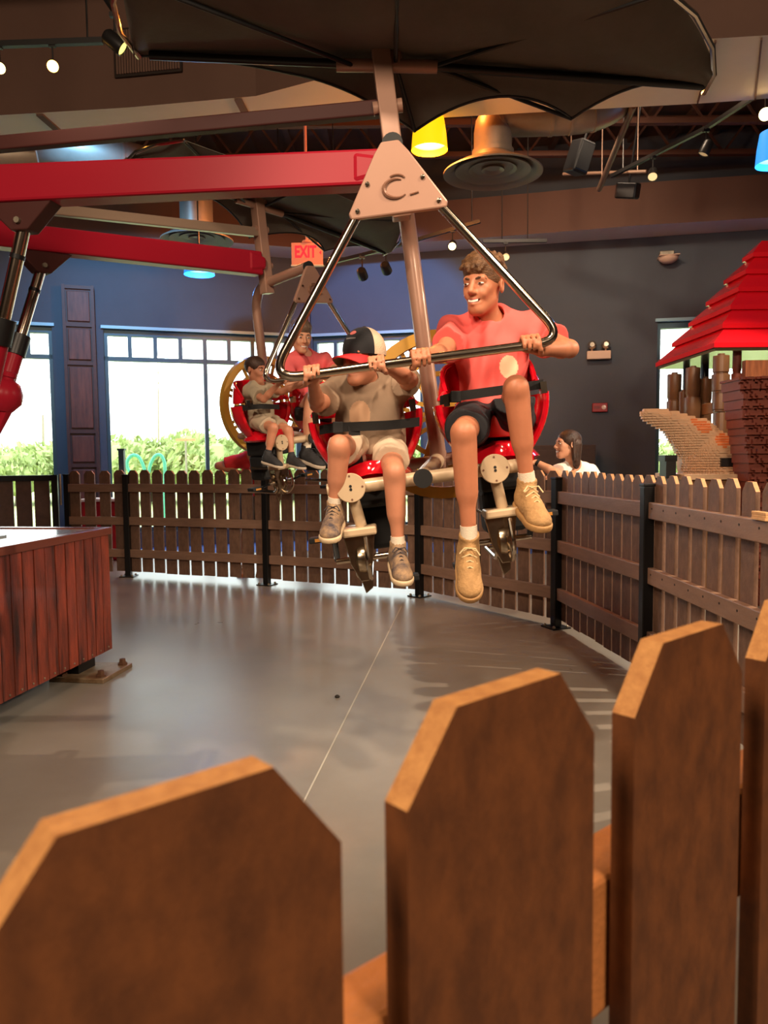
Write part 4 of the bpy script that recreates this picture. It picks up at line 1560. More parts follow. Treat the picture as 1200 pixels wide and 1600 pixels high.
def hair_field(c, fr, s, h, blobs, cut):
    """blobs: list of ('el', xyz, radii) or ('rc', a, b, ra, rb) in head space"""
    r, f, u = fr

    def L(x, y, z):
        return c + (r * x + f * y + u * z) * s
    ext = 0.24 * s
    F = Field(c - ext, c + ext, h)
    for b in blobs:
        if b[0] == 'el':
            F.el(L(*b[1]), (r, f, u), [q * s for q in b[2]], 0.012 * s)
        elif b[0] == 'rc':
            F.rc(L(*b[1]), L(*b[2]), b[3] * s, b[4] * s, 0.006 * s)
        elif b[0] == 'sub':
            F.el(L(*b[1]), (r, f, u), [q * s for q in b[2]], 0.008 * s, True)
    return F


def trunk(F, J, W, sc, k=0.05, grow=0.0):
    """torso between pelvis, chest and shoulders"""
    pel, ch, nk = V3(J['pelvis']), V3(J['chest']), V3(J['neck'])
    sl, sr = V3(J['shL']), V3(J['shR'])
    up = unit(nk - pel)
    rt = unit(sr - sl)
    fw = unit(np.cross(up, rt))
    rt = np.cross(fw, up)
    A = (rt, fw, up)
    F.el(pel, A, (0.150 * sc + grow, 0.110 * sc + grow, 0.105 * sc + grow), k)
    F.el((pel + ch) / 2, A, (0.130 * sc + grow, 0.098 * sc + grow, 0.15 * sc + grow), k)
    F.el(ch, A, (0.150 * sc + grow, 0.108 * sc + grow, 0.14 * sc + grow), k)
    F.rc(sl, sr, 0.056 * sc + grow * .45, 0.056 * sc + grow * .45, k)
    F.rc(nk, (sl + nk) / 2, 0.05 * sc + grow * .3, 0.05 * sc + grow * .45, k)
    F.rc(nk, (sr + nk) / 2, 0.05 * sc + grow * .3, 0.05 * sc + grow * .45, k)
    return A


def person(label, J, sc, h, skin, head, hands, legs, shirt, shorts, shoes, hair, headfwd, headup=(0, 0, 1), smile=0.0, hs=1.0, brow=None,
           group=None, shirt_hem=0.06, sleeve=0.6, short_len=0.62, shirt_extra=None, lips=True, eyes=1.0, loose=0.016, ext_l=None, foldamp=0.006):
    """J: joints in world space. hands: {'L': ('grip', point, bar) | ('open', fwd, nrm)}"""
    allp = np.array([V3(p) for p in J.values()])
    lo, hi = allp.min(0) - 0.16, allp.max(0) + 0.16
    feet = min(J['ankL'][2], J['ankR'][2]) - 0.1
    root = thing('person', label, 'person', (float(J['pelvis'][0]), float(J['pelvis'][1]), float(feet)), group=group)
    fr = frame(headfwd, headup)
    c = V3(J['head'])
    F = Field(lo, hi, h)
    A = trunk(F, J, None, sc)
    rt, fw, up = A
    for S in 'LR':
        sh, el, wr = V3(J['sh' + S]), V3(J['el' + S]), V3(J['wr' + S])
        F.rc(sh, el, 0.050 * sc, 0.038 * sc, 0.03 * sc)
        m = el + (wr - el) * 0.3
        F.chain([el, m, wr], [0.038 * sc, 0.039 * sc, 0.0255 * sc], 0.015 * sc)
        hp, kn, an = V3(J['hip' + S]), V3(J['kn' + S]), V3(J['ank' + S])
        F.rc(hp, kn, 0.078 * sc, 0.050 * sc, 0.04 * sc)
        ax_ = unit(kn - hp)
        sh_ax = unit(an - kn)
        back = unit(sh_ax * 0 - ax_ + sh_ax * (ax_ @ sh_ax))
        calf = kn + (an - kn) * 0.32 + back * 0.014 * sc
        F.rc(kn, an, 0.044 * sc, 0.031 * sc, 0.03 * sc)
        F.rc(kn + (an - kn) * 0.15 + back * 0.008 * sc, kn + (an - kn) * 0.55 + back * 0.01 * sc, 0.040 * sc, 0.035 * sc, 0.05 * sc)
        F.el(kn - back * 0.018 * sc, (unit(np.cross(sh_ax, back)), back, sh_ax), (0.03 * sc, 0.034 * sc, 0.037 * sc), 0.03 * sc)
        hd = hands[S]
        if hd[0] == 'grip':
            hand_sdf(F, hd[1], hd[2], wr, min(1.0, sc * 1.04), flip=hd[3] if len(hd) > 3 else 1)
        else:
            open_hand_sdf(F, wr, hd[1], hd[2], sc, 1 if S == 'L' else -1)
    L = head_sdf(F, c, fr, hs, smile, V3(J['neck']), 0.05 * sc)
    r_, f_, u_ = fr
    lipm = mat('lip_skin', (190, 108, 94), 0.4)
    def fn(P):
        d = P - c
        x, y, z = d @ r_ / hs, d @ f_ / hs, d @ u_ / hs
        lip = (y > 0.072) & (np.abs(x) < 0.024 + 0.006 * smile) & (np.abs(z + 0.066 - 9 * x * x * smile) < 0.0098 - 8 * x * x)
        mth = (y < 0.085 - 9 * x * x) & lip & (np.abs(z + 0.0665 - 9 * x * x * smile) < 0.006 * smile)
        return np.where(mth, 2, np.where(lip, 1, 0))
    F.build('body', [skin, lipm, M_MOUTH], root, fn)
    small_head_parts(root, L, hs, fr, brow or hair[1], smile, eyes)
    # shirt
    G = Field(lo, hi, h)
    pel = V3(J['pelvis'])
    trunk(G, J, None, sc, 0.05, loose)
    ends = []
    for S in 'LR':
        sh, el = V3(J['sh' + S]), V3(J['el' + S])
        e = sh + (el - sh) * sleeve
        G.rc(sh, sh + (el - sh) * (sleeve + 0.15), 0.056 * sc + loose * .4, 0.058 * sc + loose * .7, 0.035 * sc)
        ends.append((e, unit(el - sh)))
    G.folds(foldamp, 42 / max(sc, .6), 3)
    for e, d in ends:
        G.clip_near(e, d, 0.20 * sc)
    if shirt_extra:
        shirt_extra(G, J, A)
    hem = pel - up * shirt_hem * sc
    G.clip(hem, -up)
    nk = V3(J['neck'])
    G.el(nk + up * 0.035 * sc + fw * 0.03 * sc, A, (0.066 * sc, 0.072 * sc, 0.055 * sc), 0.006, True)
    so = G.build('shirt', shirt[0], root, shirt[1] if len(shirt) > 1 else None)
    # shorts
    H = Field(lo, hi, h)
    H.el(pel, A, (0.160 * sc, 0.120 * sc, 0.115 * sc), 0.04)
    ends = []
    for S in 'LR':
        hp, kn = V3(J['hip' + S]), V3(J['kn' + S])
        if short_len > 1.2:
            an = V3(J['ank' + S])
            H.rc(hp, kn, 0.092 * sc, 0.066 * sc, 0.04 * sc)
            H.rc(kn, an, 0.066 * sc, 0.05 * sc, 0.02 * sc)
        else:
            H.rc(hp, hp + (kn - hp) * (short_len + 0.12), 0.098 * sc, 0.086 * sc, 0.04 * sc)
            ends.append((hp + (kn - hp) * short_len, unit(kn - hp)))
    H.folds(0.005, 45 / max(sc, .6), 9)
    for e, d in ends:
        H.clip_near(e, d, 0.16 * sc)
    H.clip(pel + up * 0.07 * sc, up)
    H.build('shorts' if short_len < 1.2 else 'trousers', shorts, root)
    # hair
    if hair[0]:
        K = hair_field(c, fr, hs, min(h, 0.0045), hair[0], None)
        K.build('hair', hair[1], root)
    # socks and shoes
    for S in 'LR':
        an, kn = V3(J['ank' + S]), V3(J['kn' + S])
        td, upd = shoes[1][S]
        if shoes[2] is not None:
            MB().tube([Vector(an + (kn - an) * 0.13) - root.location, Vector(an) - root.location], [0.036 * sc, 0.037 * sc], 14).build('sock', shoes[2], root, True)
        shoe(root, an, td, upd, sc, shoes[0], 'shoe', shoes[3])
    return root, L, fr, c

# ------------------------------------------------------------------ the people in the photograph
def carrier_matrix(O, yaw, tilt):
    return Matrix.Translation(O) @ Matrix.Rotation(yaw, 4, 'Z') @ Matrix.Rotation(tilt, 4, 'Y')


CM1 = carrier_matrix(O1, 0.0, TILT)
CM2 = carrier_matrix(O2, YAW2, TILT)


def on_bar(M_, x):
    return M_ @ Vector((x, -0.545, -0.845))


def bar_dir(M_):
    return (M_.to_3x3() @ Vector((1, 0, 0)))


SK1 = skin_mat('skin_tanned', (184, 118, 86))
SK2 = skin_mat('skin_fair', (192, 130, 100))
SK3 = skin_mat('skin_warm_light', (214, 156, 124))
M_HAIR1 = mat('hair_light_brown', (80, 54, 34), 0.5, rgb2=(124, 88, 56), vscale=30, stretch=(1, 1, 3), bump=0.5, bscale=120)
M_HAIR2 = mat('hair_dark_brown', (44, 30, 24), 0.45, rgb2=(70, 46, 34), vscale=30, bump=0.4, bscale=120)
M_HAIR3 = mat('hair_ash_brown', (92, 74, 62), 0.5, rgb2=(120, 98, 80), vscale=30, bump=0.4, bscale=120)
M_CORAL = mat('coral_cotton', (232, 98, 92), 0.85, var=0.04, vscale=12, bump=0.1, bscale=400)
M_PRINT = mat('shirt_print_cream', (226, 196, 160), 0.8)
M_OLIVE = mat('olive_taupe_cotton', (150, 126, 104), 0.85, var=0.05, vscale=10, bump=0.1, bscale=400)
M_PRINT2 = mat('shirt_print_tan', (190, 150, 118), 0.8)
M_NAVY = mat('black_athletic_shorts', (30, 31, 36), 0.7, bump=0.1, bscale=300)
M_KHAKI = mat('pale_khaki_shorts', (206, 184, 158), 0.8, var=0.05, vscale=12, bump=0.1, bscale=300)
SHOE_TAN = [mat('tan_sneaker_knit', (168, 130, 84), 0.8, var=0.16, vscale=25, bump=0.4, bscale=90), mat('gum_sole', (166, 126, 78), 0.6), mat('cream_lace', (222, 196, 150), 0.8)]
SHOE_GREY = [mat('grey_tan_sneaker', (170, 138, 102), 0.75, rgb2=(66, 60, 66), vscale=16, bump=0.3, bscale=90), mat('pale_sole', (206, 182, 148), 0.6), mat('dark_lace', (60, 54, 56), 0.8)]
SHOE_BLK = [mat('black_sneaker', (44, 44, 46), 0.7, var=0.1, vscale=20), mat('pale_sole2', (196, 180, 160), 0.6), mat('black_lace', (40, 40, 42), 0.8)]
SOCK = mat('white_sock', (224, 210, 188), 0.9, bump=0.3, bscale=300)


def short_hair(seed, n=70, top=1.0, fringe=True):
    rnd = random.Random(seed)
    b = [('el', (0, -0.018, 0.042), (0.080, 0.100, 0.084)), ('el', (0, 0.004, 0.070), (0.072 + 0.006 * top, 0.088, 0.050 + 0.012 * top)),
         ('sub', (0, 0.128, -0.060), (0.086, 0.086, 0.112)),
         ('sub', (0, 0.0, -0.165), (0.14, 0.14, 0.108)),
         ('sub', (0.086, 0.014, -0.026), (0.026, 0.03, 0.036)), ('sub', (-0.086, 0.014, -0.026), (0.026, 0.03, 0.036))]
    for i in range(n):
        th = rnd.uniform(-PI, PI)
        ph = rnd.uniform(0.1, 1.25)
        d = Vector((math.sin(th) * math.sin(ph), math.cos(th) * math.sin(ph), math.cos(ph)))
        p = Vector((0, -0.008, 0.052)) + Vector((d.x * 0.076, d.y * 0.092, d.z * 0.070))
        w = Vector((rnd.gauss(0.35, 0.35), rnd.gauss(0.7, 0.4), rnd.gauss(-0.1, 0.25)))
        w = (w - d * w.dot(d)).normalized()
        q = p + (d * 0.012 + w * 0.030) * top
        b.append(('rc', tuple(p), tuple(q), 0.0135, 0.006))
    if fringe:
        for i in range(18):
            x = -0.055 + 0.11 * i / 17
            b.append(('rc', (x, 0.058 - 6 * x * x, 0.088), (x + rnd.uniform(0.0, .022), 0.092 - 6 * x * x + rnd.uniform(-.004, .008), 0.058 + rnd.uniform(-.012, .018)), 0.0125, 0.006))
    return b


# teenager, front right
d1 = bar_dir(CM1)
J = dict(pelvis=pt(770, 650, 3.15), chest=pt(768, 560, 3.17), neck=pt(764, 507, 3.14), shL=pt(824, 517, 3.18), shR=pt(713, 520, 3.16), head=pt(755, 446, 3.06),
         elL=pt(890, 545, 2.94), wrL=pt(846, 546, 2.765), elR=pt(690, 552, 2.90), wrR=pt(668, 556, 2.77),
         hipL=pt(801, 652, 3.15), hipR=pt(740, 655, 3.15), knL=pt(806, 606, 2.80), knR=pt(724, 676, 2.74), ankL=pt(824, 756, 2.86), ankR=pt(733, 842, 2.78))
gL, gR = on_bar(CM1, 0.355), on_bar(CM1, -0.03)


def teen_print(P):
    c = V3(pt(797, 572, 3.03))
    d = P - c
    return ((d[:, 0] / 0.040) ** 2 + (d[:, 2] / 0.045) ** 2 < 1) & (P[:, 1] < 3.13)


person('teenager in coral T-shirt and black shorts pedalling the front carrier', J, 0.86, 0.0045, SK1, None,
       {'L': ('grip', gL, d1, -1), 'R': ('grip', gR, d1, 1)}, None, ([M_CORAL, M_PRINT], teen_print), M_NAVY,
       (SHOE_TAN, {'L': ((0.14, -0.93, -0.30), (0, 0, 1)), 'R': ((-0.05, -0.75, -0.62), (0, -0.3, 1))}, SOCK, 0.27),
       (short_hair(5), M_HAIR1), (-0.58, -0.80, -0.10), (0.06, 0, 1), smile=0.9, hs=0.97, brow=mat('brow_brown', (84, 56, 38), 0.7), shirt_hem=0.10, sleeve=0.66, short_len=0.74, eyes=0.8, foldamp=0.013, loose=0.022)

# boy with the cap, front left
J = dict(pelvis=pt(580, 696, 3.13), chest=pt(578, 640, 3.13), neck=pt(574, 604, 3.11), shL=pt(624, 607, 3.13), shR=pt(525, 616, 3.12), head=pt(567, 559, 3.02),
         elL=pt(641, 594, 2.93), wrL=pt(606, 574, 2.765), elR=pt(496, 632, 2.92), wrR=pt(489, 597, 2.765),
         hipL=pt(606, 698, 3.13), hipR=pt(553, 700, 3.13), knL=pt(616, 738, 2.84), knR=pt(530, 696, 2.83), ankL=pt(622, 852, 2.86), ankR=pt(523, 788, 2.88))


def boy_print(P):
    c = V3(pt(562, 648, 3.02))
    d = P - c
    return ((d[:, 0] / 0.042) ** 2 + (d[:, 2] / 0.055) ** 2 < 1) & (P[:, 1] < 3.1)


BOY = person('boy in baseball cap and olive T-shirt on front carrier\'s left seat', J, 0.75, 0.0045, SK2, None,
             {'L': ('grip', on_bar(CM1, -0.185), d1, -1), 'R': ('grip', on_bar(CM1, -0.412), d1, 1)}, None, ([M_OLIVE, M_PRINT2], boy_print), M_KHAKI,
             (SHOE_GREY, {'L': ((0.12, -0.95, -0.25), (0, 0, 1)), 'R': ((-0.1, -0.93, -0.25), (0, 0, 1))}, SOCK, 0.225),
             ([('el', (0, -0.018, 0.02), (0.078, 0.097, 0.085)), ('sub', (0, 0.1, -0.03), (0.09, 0.085, 0.13)), ('sub', (0, 0.0, -0.17), (0.14, 0.14, 0.105))], M_HAIR2),
             (-0.60, -0.79, -0.03), (0.04, 0.0, 1), smile=0.1, hs=0.90, shirt_hem=0.04, sleeve=0.72, short_len=0.66, loose=0.022, foldamp=0.010)


def cap(root, L, fr, c, s):
    off = root.location
    r, f, u = fr
    M_CB = mat('cap_black_twill', (28, 28, 32), 0.8, bump=0.1, bscale=300)
    M_CW = mat('cap_white_mesh', (214, 190, 162), 0.85, bump=0.4, bscale=200)
    M_CR = mat('cap_red_brim', (206, 44, 48), 0.7)
    M_CG = mat('cap_brim_olive', (120, 112, 92), 0.8)
    cap_o = bpy.data.objects.new('cap', None)
    COL.objects.link(cap_o)
    cap_o.parent = root

    def D(th, ph):
        x = 0.083 * math.sin(ph) * math.sin(th)
        y = -0.012 + 0.106 * math.sin(ph) * math.cos(th)
        z = 0.030 + 0.098 * math.cos(ph)
        if z < 0.03:
            z = 0.03 - (0.03 - z) * 1.0
        return Vector(L(x, y, z)) - off
    PH = [PI * 0.56 * i / 12 for i in range(13)]
    for nm, a0, a1, m in (('front_panel', -1.25, 1.25, M_CB), ('mesh_back', 1.25, 2 * PI - 1.25, M_CW)):
        rows = [[D(a0 + (a1 - a0) * j / 18, p) for j in range(19)] for p in PH]
        MB().grid(rows, 0.003).build(nm, m, cap_o, 60)
    MB().lathe([(0.009 * s, 0), (0.007 * s, 0.005 * s), (0, 0.006 * s)], 10, Matrix.Translation(Vector(L(0, -0.012, 0.129)) - off)).build('button', M_CB, cap_o, True)
    b = MB()
    rows = []
    for i in range(9):
        v = i / 8
        row = []
        for j in range(25):
            t = -1 + 2 * j / 24
            a = t * 1.12
            base = (0.083 * math.sin(a), -0.012 + 0.106 * math.cos(a))
            out = 0.085 * math.cos(t * PI / 2) ** 0.55
            x = base[0] * (1 + 0.04 * v)
            y = base[1] + out * v
            z = 0.012 - 0.018 * v - 0.028 * t * t * (0.5 + v)
            row.append(Vector(L(x, y, z)) - off)
        rows.append(row)
    b.grid(rows, -0.004)
    o = b.build('brim', [M_CR, M_CG], cap_o, 60)
    # far third of the brim is olive
    for p in o.data.polygons:
        cc = p.center + off
        d = np.array(cc) - c
        if d @ r / s > 0.035:
            p.material_index = 1
    # oval badge and a line of lettering on the front panel
    e = MB()

    def on_front(x, z, k=1.03):
        th = x / 0.1
        zz = (z - 0.03) / 0.098
        ph = math.acos(max(-1, min(1, zz)))
        return Vector(L(0.083 * k * math.sin(ph) * math.sin(th), -0.012 + 0.106 * k * math.sin(ph) * math.cos(th), 0.030 + 0.098 * k * math.cos(ph))) - off
    rows = []
    for i in range(5):
        rr = i / 4
        rows.append([on_front(-0.0 + 0.026 * rr * math.cos(2 * PI * j / 20), 0.098 + 0.0085 * rr * math.sin(2 * PI * j / 20), 1.035) for j in range(21)])
    e.grid(rows)
    e.build('badge', mat('cap_badge_rose', (176, 92, 88), 0.7), cap_o)
    g = MB()
    rows = [[on_front(-0.034 + 0.068 * j / 16, 0.074 + dz, 1.035) for j in range(17)] for dz in (-0.003, 0.003)]
    g.grid(rows)
    g.build('stitched_line', mat('cap_thread_grey', (110, 108, 108), 0.8), cap_o)


cap(BOY[0], BOY[1], BOY[2], BOY[3], 0.90)

# lap belts (each worn by a rider)
def lap_belt(label, pts, w=0.036):
    rows = []
    pts = [Vector(p) for p in pts]
    sm = []
    n = len(pts)
    for i in range(n - 1):
        p0, p1, p2, p3 = pts[max(i - 1, 0)], pts[i], pts[i + 1], pts[min(i + 2, n - 1)]
        for k in range(6):
            t = k / 6
            sm.append(0.5 * ((2 * p1) + (-p0 + p2) * t + (2 * p0 - 5 * p1 + 4 * p2 - p3) * t * t + (-p0 + 3 * p1 - 3 * p2 + p3) * t ** 3))
    sm.append(pts[-1])
    rows = [[p + Vector((0, 0, dz)) for p in sm] for dz in (-w / 2, -w / 6, w / 6, w / 2)]
    t = thing('lap_belt', label, 'seat belt', sm[0], group='black lap belts on the carriers')
    b = MB()
    b.grid(rows, 0.003)
    b.build('webbing', M_BELT, t, True, world=True)
    bk = sm[len(sm) // 4]
    MB().box(-0.02, 0.02, -0.008, 0.008, -0.022, 0.022, Matrix.Translation(bk + Vector((0, -0.004, 0)))).build('buckle', M_RUBBER, t, world=True, bevel=0.003)
    return t


lap_belt('black lap belt across the teenager\'s coral shirt', [pt(688, 626, 3.04), pt(712, 620, 2.985), pt(760, 613, 2.955), pt(810, 606, 2.985), pt(848, 600, 3.04)])
LB = lap_belt('black lap belt across the capped boy\'s waist', [pt(500, 672, 3.04), pt(528, 668, 2.99), pt(570, 666, 2.965), pt(610, 664, 2.985), pt(655, 659, 3.05)])

ca, cb_, cc = pt(553, 666, 2.975), pt(556, 705, 2.965), pt(562, 742, 3.02)
cs = MB()
cs.grid([[q + Vector((dx, 0, 0)) for q in (ca, (ca + cb_) / 2, cb_, (cb_ + cc) / 2, cc)] for dx in (-0.022, 0.0, 0.022)], 0.003)
cs.build('crotch_strap', M_BELT, LB, True, world=True)

# riders of the rear carrier
d2 = bar_dir(CM2)
fw2 = CM2.to_3x3() @ Vector((0, -1, 0))
J = dict(pelvis=pt(407, 655, 5.52), chest=pt(404, 625, 5.52), neck=pt(402, 603, 5.50), shL=pt(416, 609, 5.60), shR=pt(391, 611, 5.42), head=pt(400, 578, 5.47),
         elL=pt(440, 612, 5.40), wrL=pt(458, 598, 5.27), elR=pt(412, 624, 5.25), wrR=pt(437, 592, 5.13),
         hipL=pt(415, 657, 5.58), hipR=pt(401, 658, 5.47), knL=pt(450, 672, 5.38), knR=pt(427, 668, 5.22), ankL=pt(456, 712, 5.36), ankR=pt(419, 708, 5.22))
BAR2 = [on_bar(CM2, x) for x in (-0.36, -0.12)]
J['wrR'] = BAR2[0] - fw2 * 0.07 + Vector((0, 0, -0.015))
J['wrL'] = BAR2[1] - fw2 * 0.07 + Vector((0, 0, -0.015))
CH = person('small child in pale olive shirt riding the rear carrier', J, 0.62, 0.006, SK2, None,
       {'L': ('grip', BAR2[1], d2, -1), 'R': ('grip', BAR2[0], d2, 1)}, None, ([mat('pale_olive_cotton', (170, 156, 132), 0.85, var=0.05, vscale=10)],), mat('grey_khaki_shorts', (176, 158, 134), 0.8),
       (SHOE_BLK, {'L': ((0.7, -0.7, -0.15), (0, 0, 1)), 'R': ((0.75, -0.62, -0.2), (0, 0, 1))}, mat('dark_sock', (50, 50, 54), 0.9), 0.19),
       ([('el', (0, -0.018, 0.036), (0.081, 0.101, 0.087)), ('sub', (0, 0.112, -0.055), (0.085, 0.08, 0.105)), ('sub', (0, 0.01, -0.17), (0.14, 0.13, 0.105)),
         ('sub', (0.088, 0.012, -0.02), (0.03, 0.028, 0.04)), ('sub', (-0.088, 0.012, -0.02), (0.03, 0.028, 0.04))], M_HAIR2),
       (0.86, -0.50, -0.12), (0, 0, 1), smile=0.2, hs=0.80, shirt_hem=0.03, sleeve=0.7, short_len=0.72)
lap_belt('black lap belt across the small child on the rear carrier', [pt(366, 638, 5.42), pt(385, 637, 5.32), pt(410, 635, 5.28), pt(436, 636, 5.45)], 0.034)

J = dict(pelvis=pt(484, 642, 5.93), chest=pt(480, 592, 5.92), neck=pt(474, 556, 5.86), shL=pt(506, 564, 6.02), shR=pt(446, 567, 5.76), head=pt(470, 526, 5.76),
         elL=pt(532, 585, 5.78), wrL=pt(530, 585, 5.7), elR=pt(452, 602, 5.55), wrR=pt(478, 596, 5.4),
         hipL=pt(494, 645, 6.0), hipR=pt(474, 647, 5.85), knL=pt(530, 640, 5.68), knR=pt(486, 622, 5.50), ankL=pt(524, 700, 5.66), ankR=pt(479, 700, 5.52))
BAR3 = [on_bar(CM2, x) for x in (0.06, 0.36)]
J['wrR'] = BAR3[0] - fw2 * 0.07 + Vector((0, 0, -0.015))
J['wrL'] = BAR3[1] - fw2 * 0.07 + Vector((0, 0, -0.015))
person('rider in pink T-shirt and black shorts on the rear carrier', J, 0.88, 0.006, SK3, None,
       {'L': ('grip', BAR3[1], d2, -1), 'R': ('grip', BAR3[0], d2, 1)}, None, ([mat('pink_cotton', (236, 106, 108), 0.85, var=0.04, vscale=12)],), M_NAVY,
       (SHOE_BLK, {'L': ((0.7, -0.7, -0.2), (0, 0, 1)), 'R': ((0.7, -0.66, -0.25), (0, 0, 1))}, SOCK, 0.26),
       (short_hair(11, 60, 0.8, False), M_HAIR3), (0.42, -0.86, -0.22), (0, 0, 1), smile=0.5, hs=0.98, shirt_hem=0.04, sleeve=0.6, short_len=0.75, foldamp=0.007)

# woman leaning on the fence on the right
J = dict(pelvis=Vector((1.66, 6.55, 0.84)), chest=pt(908, 748, 6.12), neck=pt(896, 724, 5.98), shL=pt(924, 742, 6.1), shR=pt(882, 738, 5.94), head=pt(886, 694, 5.92),
         elL=pt(905, 768, 5.88), wrL=pt(872, 742, 5.80), elR=pt(866, 738, 5.80), wrR=pt(838, 722, 5.86),
         hipL=Vector((1.72, 6.62, 0.84)), hipR=Vector((1.56, 6.52, 0.84)), knL=Vector((1.74, 6.66, 0.46)), knR=Vector((1.54, 6.52, 0.46)),
         ankL=Vector((1.74, 6.72, 0.085)), ankR=Vector((1.54, 6.60, 0.085)))
long_hair = [('el', (0, -0.022, 0.036), (0.082, 0.102, 0.086)), ('rc', (-0.05, -0.06, 0.0), (-0.05, -0.07, -0.16), 0.045, 0.03), ('rc', (0.05, -0.06, 0.0), (0.05, -0.07, -0.16), 0.045, 0.03),
             ('rc', (0, -0.075, 0.0), (0, -0.085, -0.17), 0.045, 0.035), ('rc', (0.07, -0.02, 0.03), (0.074, -0.035, -0.13), 0.022, 0.018), ('rc', (-0.07, -0.02, 0.03), (-0.074, -0.035, -0.13), 0.022, 0.018),
             ('sub', (0, 0.112, -0.06), (0.088, 0.088, 0.115))]
W = person('laughing dark-haired woman in white top leaning on the picket fence', J, 0.85, 0.006, SK3, None,
       {'L': ('open', (-0.85, -0.2, -0.1), (0, 0, 1)), 'R': ('open', (-0.95, -0.05, -0.15), (0, 0, 1))}, None, ([mat('white_knit_top', (246, 242, 234), 0.85, var=0.03, vscale=10, bump=0.2, bscale=200)],),
       mat('dark_jeans', (40, 44, 58), 0.8), (SHOE_BLK, {'L': ((-0.3, -0.95, 0), (0, 0, 1)), 'R': ((-0.3, -0.95, 0), (0, 0, 1))}, None, 0.24),
       (long_hair, M_HAIR2), (-0.97, -0.22, 0.05), (0, 0, 1), smile=1.0, hs=0.93, shirt_hem=0.12, sleeve=0.7, short_len=2.0)
wp = V3(J['wrR']) + unit(V3(J['elR']) - V3(J['wrR'])) * 0.012
wd = unit(V3(J['elR']) - V3(J['wrR']))
MB().tube([Vector(wp - wd * .011), Vector(wp + wd * .011)], 0.0275, 14).build('wristwatch', M_RUBBER, W[0], True, world=True)
tr_d = V3(J['shL']) - V3(J['shR'])

# person in red bending over the fence behind the rear carrier
J = dict(pelvis=pt(402, 762, 8.05), chest=pt(398, 722, 7.85), neck=pt(396, 712, 7.66), shL=pt(420, 722, 7.75), shR=pt(366, 722, 7.72), head=pt(397, 700, 7.55),
         elL=pt(440, 735, 7.60), wrL=pt(415, 740, 7.62), elR=pt(341, 728, 7.72), wrR=pt(372, 738, 7.66),
         hipL=pt(412, 765, 8.05), hipR=pt(388, 765, 8.05), knL=pt(409, 832, 7.95), knR=pt(384, 832, 7.95), ankL=pt(407, 886, 8.06), ankR=pt(382, 886, 8.06))
for k_ in ('L', 'R'):
    J['ank' + k_].z = 0.085
person('person in red T-shirt bending over the fence behind the rear carrier', J, 0.95, 0.008, SK2, None,
       {'L': ('open', (-0.9, -0.2, 0), (0, 0, 1)), 'R': ('open', (0.9, -0.2, 0), (0, 0, 1))}, None, ([mat('bright_red_cotton', (214, 50, 58), 0.85, var=0.04, vscale=10)],),
       mat('grey_shorts', (90, 84, 82), 0.8), (SHOE_TAN, {'L': ((0.1, -0.99, 0), (0, 0, 1)), 'R': ((-0.1, -0.99, 0), (0, 0, 1))}, None, 0.25),
       (short_hair(3, 30, 0.5, False), M_HAIR2), (0.1, -0.9, -0.4), (0, 0, 1), hs=0.95, shirt_hem=0.04, sleeve=0.55, short_len=0.8)

# ------------------------------------------------------------------ ceiling fittings
def on_wall(MW, U, px, py, off=0.0):
    """point on the inner wall face under a pixel, moved off metres into the room"""
    n = MW.to_3x3() @ Vector((0, 1, 0))
    r = _F * 1200 + _R * (px - 600) + _U * (800 - py)
    t = (KC - EYE).dot(n) / r.dot(n)
    return EYE + r * t - n * off


def pendant(px, py, y, rgb, inner, estr, label, pw, pcol, r=0.155, hh=0.26, top=5.402):
    """py is the middle of the shade"""
    p = pt(px, py, y)
    t = thing('pendant_lamp', label, 'pendant lamp', (p.x, p.y, p.z), group='coloured pendant lamps')
    m = mat('shade_' + label.split()[0], rgb, 0.5, emit=rgb, estr=estr)
    MB().lathe([(r * .80, hh / 2), (r * .93, 0.0), (r, -hh / 2), (r * .985, -hh / 2), (r * .915, 0), (r * .785, hh / 2)], 32).build('lamp_shade', m, t, 50)
    MB().lathe([(1e-5, hh / 2), (r * .8, hh / 2 - 0.002), (r * .8, hh / 2 - 0.01), (1e-5, hh / 2 - 0.01)], 24).build('shade_top', m, t)
    MB().lathe([(1e-5, -hh * .30), (r * .90, -hh * .30), (r * .90, -hh * .27), (1e-5, -hh * .27)], 32).build('diffuser_disc', mat('lamp_glow_' + label.split()[0], inner, 0.5, emit=inner, estr=estr * 1.6), t)
    MB().tube([(0, 0, hh / 2), (0, 0, top - p.z)], 0.008, 8).build('stem', M_BLACK, t)
    if pw:
        l = lamp('pendant_light', 'POINT', (p.x, p.y, p.z - hh * .62), pw, pcol, size=0.08)
    return t


pendant(671, 210, 6.75, (250, 190, 10), (255, 236, 120), 1.1, 'glowing yellow drum pendant lamp behind the canopy point', 95, (1.0, 0.30, 0.05))
pendant(1212, 232, 6.6, (40, 140, 240), (120, 210, 255), 1.1, 'blue drum pendant lamp cut by the right edge', 10, (0.2, 0.5, 1.0))
pendant(311, 409, 8.0, (30, 140, 250), (60, 175, 255), 1.1, 'blue drum pendant lamp under the farther red arm', 30, (0.12, 0.38, 1.0))
pendant(436, 332, 8.7, (250, 190, 10), (255, 220, 90), 1.1, 'yellow pendant lamp peeping out beneath rear canopy', 110, (1.0, 0.28, 0.07))
# blue wash on the wall above the windows
M_SPOTB = mat('spot_body_black', (30, 28, 27), 0.4, 0.3)


